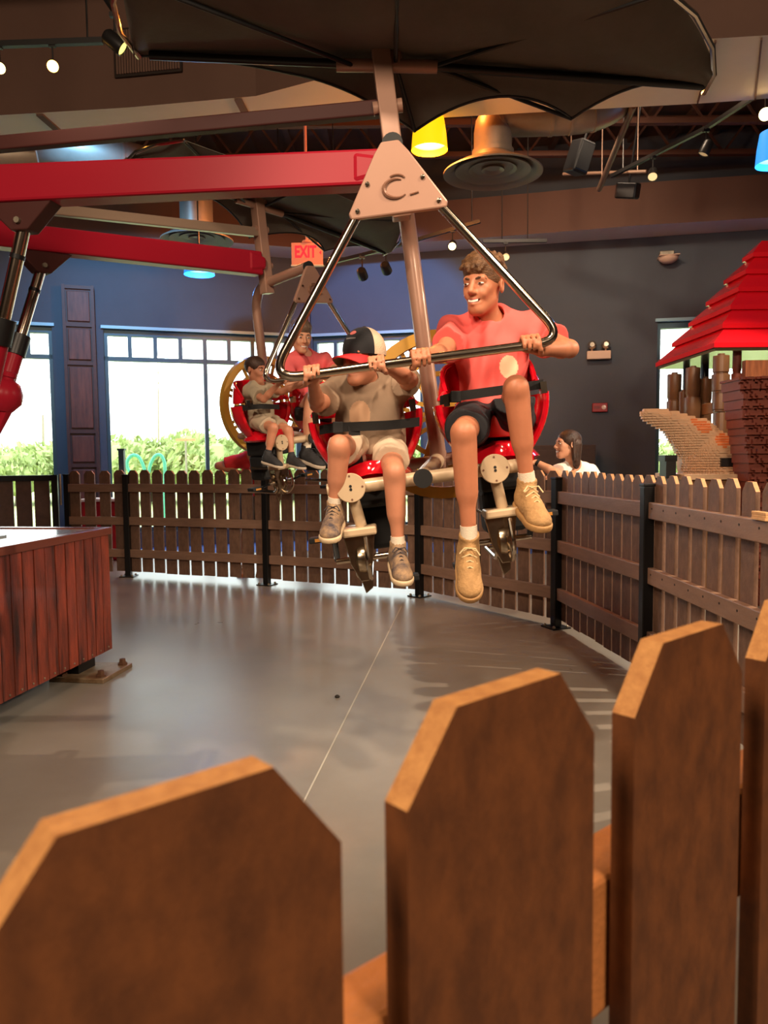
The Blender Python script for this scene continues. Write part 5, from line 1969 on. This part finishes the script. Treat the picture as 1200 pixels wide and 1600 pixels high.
def spot_head(px, py, y, aim, label, lit=True, glow=6.0, s=1.0, col=(255, 214, 140)):
    p = pt(px, py, y)
    t = thing('track_spotlight', label, 'spotlight', p, group='track spotlights')
    q = (Vector(aim) - p).to_track_quat('-Z', 'Y').to_matrix().to_4x4()
    MB().lathe([(0.034 * s, 0.08 * s), (0.05 * s, 0.06 * s), (0.055 * s, -0.06 * s), (0.05 * s, -0.065 * s), (0.046 * s, -0.05 * s)], 20, q).build('lamp_can', M_SPOTB, t, 40)
    MB().lathe([(1e-5, -0.056 * s), (0.047 * s, -0.056 * s), (0.047 * s, -0.052 * s), (1e-5, -0.052 * s)], 20, q).build('lens', mat('spot_lens_%d' % int(glow * 10), (250, 240, 210), 0.3, emit=col, estr=glow), t)
    MB().tube([(0, 0, 0.03 * s), (0, 0, 0.17 * s)], 0.008 * s, 8).build('yoke', M_SPOTB, t)
    MB().box(-0.03 * s, 0.03 * s, -0.015 * s, 0.015 * s, 0.16 * s, 0.19 * s).build('track_adapter', M_SPOTB, t)
    return p + Vector((0, 0, 0.2 * s))


def track(pts, label, w=0.035):
    """rail through the adapters of its spotlights"""
    pts = [Vector(p) for p in pts]
    t = thing('light_track', label, 'light track', pts[0], group='lighting tracks')
    for p, q in zip(pts[:-1], pts[1:]):
        MB().bar(p, q, w, w).build('track_rail', M_SPOTB, t, world=True)
    for c in (pts[0].lerp(pts[1], 0.3), pts[-1].lerp(pts[-2], 0.3)):
        MB().tube([c, Vector((c.x, c.y, 5.402))], 0.006, 6).build('drop_rod', M_SPOTB, t, world=True)
    return t


def beyond(p, q, k):
    return q + (q - p) * k


s1 = spot_head(566, 428, 8.4, (0.2, 11, 2.4), 'small black track spotlight left of two over the windows', glow=1.2)
s2 = spot_head(603, 419, 8.3, (0.6, 10.8, 2.4), 'small black track spotlight nearest the mast over the windows', glow=1.4)
s3 = spot_head(707, 383, 8.1, (0.0, 4.0, 1.0), 'lit warm track spotlight just left of the teenager', glow=9, s=0.8)
track([beyond(s2, s1, 1.7), s1, s2, s3, beyond(s2, s3, 0.4)], 'black light track slanting across above the windows')
s4 = spot_head(790, 400, 8.6, (1.0, 4.0, 1.0), 'dim track spotlight behind the teenager\'s hair', glow=0.6, s=0.8)
track([s4 - Vector((0.25, 0, 0)), s4 + Vector((0.45, 0, 0))], 'short black light track behind the teenager\'s head')
s5 = spot_head(83, 103, 5.0, (-0.5, 0.5, 1.2), 'glowing warm spotlight on the upper left track', glow=20, s=0.7, col=(255, 180, 80))
s6 = spot_head(180, 66, 4.8, (1.2, 5.2, 1.6), 'angled spotlight at the right end of upper left track', glow=1.5, s=0.9, col=(255, 230, 120))
track([s6, pt(150, -25, 4.65)], 'short track end above the angled upper left spotlight', 0.025)
s7 = spot_head(0, 106, 5.0, (-0.5, 0.5, 1.2), 'pale spotlight cut by the left edge', glow=4, s=0.7)
track([beyond(s5, s7, 0.5), s7, s5, beyond(s7, s5, 0.95)], 'black light track on the upper left ceiling')
s8 = spot_head(1020, 272, 7.7, (1.6, 5.0, 1.0), 'small spotlight midway along the right hand track', glow=0.8, s=0.9)
s9 = spot_head(1103, 232, 7.2, (1.6, 7.5, 1.0), 'spotlight higher along the right hand track', glow=0.2, s=0.9)
s10 = spot_head(1196, 178, 6.5, (0.3, 0.5, 1.1), 'dazzling warm spotlight at the right edge', glow=45, s=1.0, col=(255, 206, 130))
track([beyond(s9, s8, 0.9), s8, s9, s10, beyond(s9, s10, 0.3)], 'long light track slanting up to the right edge')

# round diffusers with ducts
M_DUCT = mat('spiral_duct_metal', (150, 138, 122), 0.45, 0.5, var=0.12, vscale=3)
M_DIFF = mat('diffuser_enamel', (118, 108, 96), 0.5, 0.2)


def diffuser(px, py, y, R_, label):
    p = pt(px, py, y)
    t = thing('air_diffuser', label, 'air diffuser', p, group='round ceiling diffusers')
    for i, (ro, ri, z) in enumerate(((1.0, 0.80, 0.0), (0.76, 0.52, 0.02), (0.48, 0.27, 0.035), (0.23, 0.0, 0.03))):
        prof = [(max(ri, .002) * R_, z + 0.05), (ro * R_ * 0.96, z + 0.004), (ro * R_, z), (ro * R_, z + 0.012), (max(ri, .002) * R_, z + 0.062)]
        MB().lathe(prof, 40).build('diffuser_cone', M_DIFF, t, 40)
    MB().lathe([(R_ * .62, 0.055), (R_ * .5, 0.12), (R_ * .42, 0.16), (R_ * .42, 0.2)], 32).build('diffuser_neck', M_DUCT, t, 40)
    return p, t


p1, t1 = diffuser(770, 272, 7.1, 0.445, 'round grey ceiling diffuser under the orange-lit duct elbow')


def duct(label, pts, r, bands, rnd=0.22):
    pts = [Vector(p) for p in pts]
    t = thing('air_duct', label, 'air duct', pts[0], group='round air ducts')
    path = fillet(pts, rnd, 4)
    MB().tube(path, r, 28, caps=True).build('duct_pipe', M_DUCT, t, 25, world=True)
    for k in bands:
        i = min(int(k * (len(path) - 1)), len(path) - 2)
        d = (path[i + 1] - path[i]).normalized()
        MB().tube([path[i] - d * 0.015, path[i] + d * 0.015], r * 1.035, 28).build('duct_collar', M_DUCT, t, 40, world=True)
    return t


e1 = p1 + Vector((0, 0, 0.19))
duct('round metal duct with orange-lit elbow above the larger diffuser', [e1, Vector((e1.x, e1.y, 4.25)), Vector((e1.x + 0.6, e1.y - 0.02, 4.25)), Vector((e1.x + 0.95, e1.y - 0.05, 4.27)), Vector((e1.x + 1.35, e1.y + 0.05, 4.6))], 0.17, (0.02, 0.2, 0.45, 0.6, 0.75))
p2, t2 = diffuser(308, 377, 9.2, 0.42, 'round grey ceiling diffuser above the farther red arm')
e2 = p2 + Vector((0, 0, 0.19))
duct('dark round duct rising from the smaller diffuser on the left', [e2, Vector((e2.x, e2.y, 4.5)), Vector((e2.x - 0.9, e2.y - 0.6, 4.55)), Vector((e2.x - 1.8, e2.y - 0.9, 4.6))], 0.19, (0.02, 0.3, 0.6))
duct('pale duct end glimpsed over the upper maroon link', [pt(55, 243, 7.6), pt(-60, 246, 7.4)], 0.19, (0.05,))

# dark loudspeakers and conduits
for (px, py, y, w, h, a, lab) in ((905, 246, 7.6, 0.17, 0.30, 0.4, 'black loudspeaker hanging right of the larger diffuser'), (981, 298, 8.3, 0.22, 0.16, -0.5, 'small black loudspeaker below the slanting track')):
    p = pt(px, py, y)
    t = thing('loudspeaker', lab, 'loudspeaker', p, (0.25, 0.2, a))
    MB().box(-w / 2, w / 2, -0.1, 0.1, -h / 2, h / 2).build('cabinet', M_BLACK, t, bevel=0.02)
    MB().box(-w * .4, w * .4, -0.108, -0.1, -h * .4, h * .4).build('grille', M_RUBBER, t)
    MB().tube([(0, 0, h / 2), (0, 0, 5.402 - p.z)], 0.012, 8).build('hanger', M_BLACK, t)
M_COND = mat('conduit_brown', (116, 92, 76), 0.5, 0.3)
for a, b, r, lab in ((pt(936, 296, 8.4), pt(990, 165, 6.9), 0.03, 'steep brown pipe left of the slanting track'),
                     (pt(1010, 268, 8.0), pt(880, 272, 8.6), 0.018, 'thin level conduit under the roof joists')):
    d = (b - a).normalized()
    t = thing('conduit_pipe', lab, 'pipe', a)
    MB().tube([a, b], r, 10).build('pipe_run', M_COND, t, True, world=True)
    for k in (0.1, 0.9):
        c = a.lerp(b, k)
        MB().tube([c, Vector((c.x, c.y, 5.402))], 0.006, 6).build('hanger', M_COND, t, world=True)

# exit sign
px_ = pt(480, 397, 7.6)
ex = thing('exit_sign', 'red-lettered EXIT sign hanging above the rear carrier', 'exit sign', px_)
M_SIGN = mat('exit_sign_face', (206, 130, 100), 0.5, emit=(206, 110, 84), estr=0.25)
MB().box(-0.152, 0.152, -0.02, 0.02, -0.105, 0.105).build('sign_box', M_SIGN, ex, bevel=0.005)
MB().box(-0.156, 0.156, -0.024, 0.024, -0.118, -0.105).build('bottom_trim', mat('sign_trim_pale', (220, 210, 196), 0.5), ex)
MB().lathe([(0.05, 0.105), (0.045, 0.125), (0.015, 0.135), (0.012, 5.402 - px_.z)], 16).build('stem', M_SIGN, ex, True)
M_EXR = mat('exit_letter_red', (235, 20, 40), 0.5, emit=(250, 20, 40), estr=1.2)


def text(txt, size, m, parent, loc, rot, name='lettering', ext=0.002, bold=0.0, sx=1.0):
    cu = bpy.data.curves.new(name, 'FONT')
    cu.body = txt
    cu.size = size
    cu.extrude = ext
    cu.offset = bold
    cu.align_x = 'CENTER'
    cu.align_y = 'CENTER'
    tmp = bpy.data.objects.new('tmp', cu)
    me = bpy.data.meshes.new_from_object(tmp)
    bpy.data.objects.remove(tmp)
    bpy.data.curves.remove(cu)
    me.materials.clear()
    me.materials.append(m)
    me.name = name
    return inst(name, me, parent, loc, rot, (sx, 1, 1))


text('EXIT', 0.155, M_EXR, ex, (-0.015, -0.022, 0.012), (PI / 2, 0, 0), bold=0.005, sx=0.66)
MB().prism([(0.118, 0.008), (0.138, 0.028), (0.138, -0.012)], -0.024, -0.02).build('arrow', M_EXR, ex)

# emergency lamp, fire alarm pull station and camera on the back wall
RZR = math.atan2(UR.y, UR.x)
p = on_wall(MRW, UR, 935, 556, 0.03)
em_ = thing('emergency_light', 'cream twin-headed emergency light on the dark grey wall', 'emergency light', p, (0, 0, RZR))
M_CRM = mat('cream_plastic', (214, 186, 160), 0.5)
MB().box(-0.155, 0.155, -0.09, 0.0, -0.055, 0.055).build('battery_box', M_CRM, em_, bevel=0.008)
for x in (-0.09, 0.09):
    MB().tube([(x, -0.045, 0.05), (x, -0.045, 0.09)], 0.012, 8).build('neck', M_CRM, em_)
    MB().lathe([(0.03, 0.05), (0.055, 0.02), (0.06, -0.02), (0.055, -0.035), (1e-5, -0.025)], 20, Matrix.Translation((x, -0.075, 0.135)) @ Matrix.Rotation(-PI / 2, 4, 'X') @ Matrix.Rotation(PI, 4, 'X')).build('lamp_head', mat('lamp_head_chrome', (206, 190, 170), 0.15, 0.9), em_, True)
p = on_wall(MRW, UR, 937, 637, 0.0)
fa = thing('fire_alarm_box', 'small red fire alarm box on the dark grey wall', 'fire alarm', p, (0, 0, RZR))
MB().box(-0.10, 0.10, -0.06, 0.0, -0.06, 0.06).build('housing', mat('alarm_red', (150, 24, 32), 0.4), fa, bevel=0.008)
MB().lathe([(0.03, 0), (0.03, 0.01), (1e-5, 0.012)], 20, Matrix.Translation((0.05, -0.06, 0)) @ Matrix.Rotation(PI / 2, 4, 'X')).build('strobe', mat('strobe_lens', (210, 190, 180), 0.2), fa)
MB().box(-0.08, 0.0, -0.063, -0.06, -0.02, 0.02).build('pull_bar', mat('alarm_red_dark', (112, 16, 24), 0.4), fa)
p = on_wall(MRW, UR, 1042, 405, 0.0)
sc_ = thing('wall_camera', 'pale dome fixture high on the wall above the right window', 'camera', p, (0, 0, RZR))
MB().box(-0.10, 0.08, -0.10, 0.0, -0.01, 0.09).build('bracket', M_STEEL, sc_, bevel=0.01)
MB().lathe([(0.125, 0.0), (0.12, -0.03), (0.07, -0.07), (1e-5, -0.08)], 24, Matrix.Translation((0.0, -0.12, -0.005))).build('dome', M_CRM, sc_, True)
MB().box(-0.13, 0.13, -0.25, 0.0, -0.006, 0.008).build('dome_plate', M_CRM, sc_, bevel=0.01)
# dark cabinet on the floor behind the woman
cb = on_wall(MRW, UR, 878, 716, 0.35)
cbt = thing('storage_cabinet', 'dark brown cabinet against the wall behind the woman', 'cabinet', (cb.x, cb.y, 0.002), (0, 0, RZR))
M_CAB = mat('dark_cabinet_wood', (58, 42, 36), 0.6, var=0.15, vscale=10)
MB().box(-0.42, 0.42, -0.2, 0.2, 0, 1.36).build('carcass', M_CAB, cbt, bevel=0.006)
for x in (-0.21, 0.21):
    d = MB().box(-0.2, 0.2, -0.015, 0.0, -0.62, 0.62).build('door', M_CAB, cbt, bevel=0.005)
    d.location = (x, -0.2, 0.68)
    MB().box(-0.008, 0.008, -0.03, -0.015, -0.06, 0.06, Matrix.Translation((0.16 if x < 0 else -0.16, 0, 0.05))).build('handle', M_STEEL, d)
# red bin behind the short picket panel
rb_ = ptz(155, 878, 0)
rbt = thing('red_bin', 'red storage bin with pale rim behind the short fence panel', 'bin', (rb_.x, rb_.y + 0.3, 0.002))
MB().box(-0.24, 0.24, -0.2, 0.2, 0, 0.72).build('bin_body', mat('bin_red', (170, 30, 40), 0.5), rbt, bevel=0.02)
MB().box(-0.26, 0.26, -0.22, 0.22, 0.72, 0.75).build('bin_rim', mat('bin_rim_white', (226, 222, 214), 0.5), rbt, bevel=0.006)

# ------------------------------------------------------------------ brick-built ship models behind the right fence
def voxels(name, lo, hi, cell, inside, mats, parent, matfn=None):
    """toy-brick solid: only the outer faces of the filled cells"""
    n = [max(1, int(round((hi[i] - lo[i]) / cell[i]))) for i in range(3)]
    ax = [lo[i] + cell[i] * (np.arange(n[i]) + 0.5) for i in range(3)]
    G = np.meshgrid(*ax, indexing='ij')
    occ = np.zeros([k + 2 for k in n], dtype=bool)
    occ[1:-1, 1:-1, 1:-1] = inside(*G)
    b = MB()
    vid = {}
    mi = matfn(*G) if matfn is not None else None

    def vert(i, j, k):
        key = (i, j, k)
        if key not in vid:
            vid[key] = len(b.v)
            b.v.append((lo[0] + i * cell[0], lo[1] + j * cell[1], lo[2] + k * cell[2]))
        return vid[key]
    quads = {(1, 0, 0): ((1, 0, 0), (1, 1, 0), (1, 1, 1), (1, 0, 1)), (-1, 0, 0): ((0, 0, 0), (0, 0, 1), (0, 1, 1), (0, 1, 0)),
             (0, 1, 0): ((0, 1, 0), (0, 1, 1), (1, 1, 1), (1, 1, 0)), (0, -1, 0): ((0, 0, 0), (1, 0, 0), (1, 0, 1), (0, 0, 1)),
             (0, 0, 1): ((0, 0, 1), (1, 0, 1), (1, 1, 1), (0, 1, 1)), (0, 0, -1): ((0, 0, 0), (0, 1, 0), (1, 1, 0), (1, 0, 0))}
    cells = np.argwhere(occ)
    for (i, j, k) in cells:
        for d, q in quads.items():
            if not occ[i + d[0], j + d[1], k + d[2]]:
                b.f.append(tuple(vert(i - 1 + o[0], j - 1 + o[1], k - 1 + o[2]) for o in q))
                b.m.append(int(mi[i - 1, j - 1, k - 1]) if mi is not None else 0)
    off = parent.location
    b.v = [(x - off.x, y - off.y, z - off.z) for x, y, z in b.v]
    o = b.build(name, mats, parent)
    o['kind'] = 'stuff'
    return o


def sd_rc(X, Y, Z, a, b, ra, rb, sy=1.0):
    ba = np.array(b) - np.array(a)
    px, py, pz = X - a[0], (Y - a[1]) / sy, Z - a[2]
    t = np.clip((px * ba[0] + py * ba[1] + pz * ba[2]) / (ba @ ba), 0, 1)
    return np.sqrt((px - t * ba[0]) ** 2 + (py - t * ba[1]) ** 2 + (pz - t * ba[2]) ** 2) - (ra + (rb - ra) * t)


M_BTAN = mat('toy_brick_tan', (198, 164, 132), 0.4, var=0.05, vscale=40)
M_BORG = mat('toy_brick_orange', (206, 116, 62), 0.4)
M_BBRN = mat('toy_brick_red_brown', (112, 52, 38), 0.6, var=0.08, vscale=30)
M_BDRK = mat('toy_brick_brown', (110, 78, 52), 0.35, var=0.08, vscale=6)
M_BBLK = mat('toy_brick_black', (30, 28, 28), 0.35)
YT = 6.5
Pq = [pt(x, y, YT) for x, y in ((1010, 648), (1048, 660), (1088, 690), (1112, 722), (1128, 752))]
rq = [0.055, 0.105, 0.20, 0.285, 0.33]
tan = thing('brick_built_figurehead', 'stepped tan toy-brick figurehead with orange patches above the fence', 'brick sculpture', (Pq[4].x, YT, 0.002))


def tan_in(X, Y, Z):
    d = np.full(X.shape, 9.0)
    for i in range(4):
        d = np.minimum(d, sd_rc(X, Y, Z, tuple(Pq[i]), tuple(Pq[i + 1]), rq[i], rq[i + 1], 0.8))
    # flat sloping back on the right-hand side
    a, b = pt(1100, 655, YT), pt(1166, 716, YT)
    n = (b - a).cross(Vector((0, -1, 0))).normalized()
    if n.z < 0:
        n = -n
    side = (X - a.x) * n.x + (Z - a.z) * n.z
    d = np.maximum(d, side)
    d = np.where(X > pt(1165, 720, YT).x, 1, d)
    return (d < 0) & (Z > 1.06)


def tan_m(X, Y, Z):
    m = np.zeros(X.shape, dtype=int)
    for (px, py, r) in ((1102, 668, 0.05), (1128, 690, 0.055), (1090, 660, 0.03)):
        c = pt(px, py, YT - 0.15)
        m |= (((X - c.x) / 1.3) ** 2 + (Z - c.z) ** 2 < r * r)
    return m


def layered(name, x0, x1, y0, y1, z0, z1, dz, inside, mats, parent, matfn):
    """plates stacked one on another, each a thin slab with its own stepped outline"""
    b = MB()
    xs = np.arange(x0, x1, 0.012)
    ys = np.arange(y0, y1, 0.008)
    z = z0
    k = 0
    while z < z1:
        X, Y = np.meshgrid(xs, ys, indexing='ij')
        ins = inside(X, Y, np.full(X.shape, z + dz / 2))
        cols = np.where(ins.any(1))[0]
        if len(cols) > 1:
            lo_, hi_ = cols[0], cols[-1]
            front, back = [], []
            for c in range(lo_, hi_ + 1):
                w = np.where(ins[c])[0]
                if not len(w):
                    w = np.array([len(ys) // 2])
                front.append(ys[w[0]])
                back.append(ys[w[-1]] + 0.008)
            for i in range(len(front)):
                c = lo_ + i
                b.mi = int(matfn(np.array([xs[c]]), np.array([front[i]]), np.array([z]))[0])
                b.box(xs[c], xs[c] + 0.0121, front[i], max(back[i], front[i] + 0.02), z, z + dz * 0.74)
                b.mi = 0
                b.box(xs[c], xs[c] + 0.0121, front[i] + 0.012, max(back[i] - 0.012, front[i] + 0.016), z + dz * 0.74, z + dz)
        z += dz
        k += 1
    off = parent.location
    b.v = [(x - off.x, y - off.y, zz - off.z) for x, y, zz in b.v]
    o = b.build(name, mats, parent)
    o['kind'] = 'stuff'
    return o


layered('brick_plates', Pq[0].x - 0.1, Pq[4].x + 0.42, YT - 0.36, YT + 0.36, 1.062, 1.78, 0.021, tan_in, [M_BTAN, M_BORG], tan, tan_m)
MB().box(Pq[4].x - 0.42, Pq[4].x + 0.25, YT - 0.33, YT + 0.33, 0.0, 1.02).build('plinth', M_BDRK, tan, world=True, bevel=0.01)
MB().box(Pq[4].x - 0.46, Pq[4].x + 0.28, YT - 0.36, YT + 0.3, 1.02, 1.062).build('tan_plate', M_BTAN, tan, world=True)
for (px, py, w, h) in ((1148, 722, 0.13, 0.07), (1045, 716, 0.05, 0.05), (1045, 732, 0.04, 0.16)):
    c = pt(px, py, YT - 0.2)
    MB().box(c.x - w, c.x + w, c.y - 0.05, c.y + 0.1, c.z - h / 2, c.z + h / 2).build('black_plate', M_BBLK, tan, world=True)

prow = thing('brick_built_prow', 'dark red-brown toy-brick prow slab leaning at the right edge', 'brick sculpture', (pt(1190, 700, 6.0).x, 6.0, 0.002))
pa, pb = pt(1163, 592, 6.0), pt(1192, 760, 6.0)


def prow_in(X, Y, Z):
    t = (pa.z - Z) / (pa.z - pb.z)
    xl = pt(1143, 592, 6.0).x + (pt(1168, 745, 6.0).x - pt(1143, 592, 6.0).x) * t
    w = 0.20 + 0.24 * np.clip(t, 0, 3)
    wob = 0.02 * np.sin(Z * 90) + 0.015 * np.sin(Z * 37 + X * 60)
    return (X > xl + 0.0) & (X < xl + w) & (Y > 5.86 + 0.10 * t + wob - (X - xl) * 0.35) & (Y < 6.2) & (Z < pa.z)


voxels('brick_surface', (pa.x - 0.15, 5.6, 0.0), (pa.x + 0.75, 6.2, pa.z + 0.01), (0.012, 0.03, 0.018), prow_in, M_BBRN, prow)

# roofed deck house of round bricks
HX, HY0, HY1, HZ = 3.2, 7.5, 9.1, 2.25
dk = thing('brick_ship_cabin', 'toy-brick cabin with stepped bright red roof on brown round-brick columns', 'brick sculpture', (HX + 0.8, 8.2, 0.002))
M_RROOF = mat('roof_brick_red', (222, 22, 34), 0.22, coat=0.4)
for i in range(6):
    a = 0.135 * i
    z0 = HZ + 0.205 * i
    x0, x1, y0, y1 = HX + a, HX + 2.6 - a, HY0 + a, HY1 - a
    c = 0.165
    vs = [(x0, y0, z0), (x1, y0, z0), (x1, y1, z0), (x0, y1, z0), (x0, y0, z0 + 0.045), (x1, y0, z0 + 0.045), (x1, y1, z0 + 0.045), (x0, y1, z0 + 0.045),
          (x0 + c, y0 + c, z0 + 0.205), (x1 - c, y0 + c, z0 + 0.205), (x1 - c, max(y0 + c + .01, y1 - c), z0 + 0.205), (x0 + c, max(y0 + c + .01, y1 - c), z0 + 0.205)]
    MB().add(vs, [(3, 2, 1, 0), (0, 1, 5, 4), (1, 2, 6, 5), (2, 3, 7, 6), (3, 0, 4, 7), (4, 5, 9, 8), (5, 6, 10, 9), (6, 7, 11, 10), (7, 4, 8, 11), (8, 9, 10, 11)]).build('roof_tier', M_RROOF, dk, world=True)
MB().box(HX + 0.02, HX + 2.5, HY0 + 0.02, HY1 - 0.02, HZ - 0.03, HZ - 0.002).build('roof_soffit', mat('soffit_mirror_tan', (150, 136, 104), 0.15, 0.6), dk, world=True)


def round_column(px, y0_, y1_, y, wpx, steps, m=M_BDRK, zbot=None):
    """stack of round bricks between two pixel heights"""
    a, b = pt(px, y0_, y), pt(px, y1_, y)
    r = wpx * y / 1200 / 2
    zb = b.z if zbot is None else zbot
    hh = (a.z - zb) / len(steps)
    bb = MB()
    for i, k in enumerate(steps):
        z = a.z - hh * i
        bb.lathe([(r * k * .98, z), (r * k, z - 0.01), (r * k, z - hh * .86), (r * k * .9, z - hh * .9), (r * k * .9, z - hh)], 20, Matrix.Translation((a.x, a.y, 0)))
    bb.lathe([(r * .45, a.z), (r * .45, a.z + 0.02), (1e-5, a.z + 0.02)], 12, Matrix.Translation((a.x, a.y, 0)))
    return bb.build('round_brick_column', m, dk, 40, world=True)


round_column(1054, 585, 640, 8.2, 21, (1.0, 1.05), zbot=1.5)
round_column(1083, 575, 640, 7.9, 22, (1.0, 1.15), zbot=1.5)
round_column(1068, 612, 640, 8.1, 14, (1.0,), zbot=1.5)
round_column(1103, 592, 640, 7.9, 18, (1.0, 1.0), zbot=1.5)
round_column(1127, 556, 636, 7.3, 24, (1.0, 1.12, 1.0), zbot=1.62)
round_column(1127, 645, 690, 7.3, 24, (1.0, 1.0), zbot=0.0)
round_column(1100, 648, 690, 7.9, 14, (1.0, 1.0), zbot=0.0)
round_column(1083, 648, 690, 8.0, 14, (1.0, 1.0), zbot=0.0)
round_column(1102, 545, 600, 8.6, 12, (1.0, 1.3, .9, 1.2), M_BBLK, zbot=0.0)
round_column(1152, 548, 690, 7.7, 13, (1.0, 1.2, 1, 1.25, 1, 1.2, 1, 1.25, 1, 1.2), M_BBRN, zbot=0.0)
round_column(1073, 560, 600, 8.9, 10, (1.0, 1.2, 1.0), M_BBLK, zbot=0.0)
sb0, sb1 = pt(1145, 630, 7.15), pt(1062, 643, 8.5)
MB().box(sb1.x - 0.0, sb0.x, 7.2, 8.5, 1.62 - 0.0, 1.73).build('gallery_slab', mat('toy_brick_caramel', (140, 98, 58), 0.3), dk, world=True, bevel=0.006)
wa = pt(1180, 563, 7.5)
MB().box(wa.x - 0.1, wa.x + 0.13, 7.48, 7.56, 0.0, wa.z).build('wood_panel', mat('cabin_wood_panel', (146, 88, 54), 0.45, rgb2=(104, 58, 36), vscale=6, stretch=(4, 4, .5)), dk, world=True)
MB().box(HX + 0.05, HX + 2.4, HY0 + 0.1, HY1 - 0.1, 0.0, 0.12).build('deck_base', M_BDRK, dk, world=True)

# small block of wood left on the fence rail at the right edge
wb = thing('wood_block', 'small pale wooden block lying on the fence rail at right edge', 'wood block', (1.412, 2.86, 0.973))
for k_, (w_, h0, h1) in enumerate(((0.03, 0.0, 0.011), (0.026, 0.011, 0.021), (0.028, 0.021, 0.032))):
    MB().box(-w_ / 2, w_ / 2, -0.055, 0.055, h0, h1).build('wood_layer', mat('pale_plywood', (214, 168, 118), 0.7, var=0.15, vscale=30), wb, bevel=0.002)
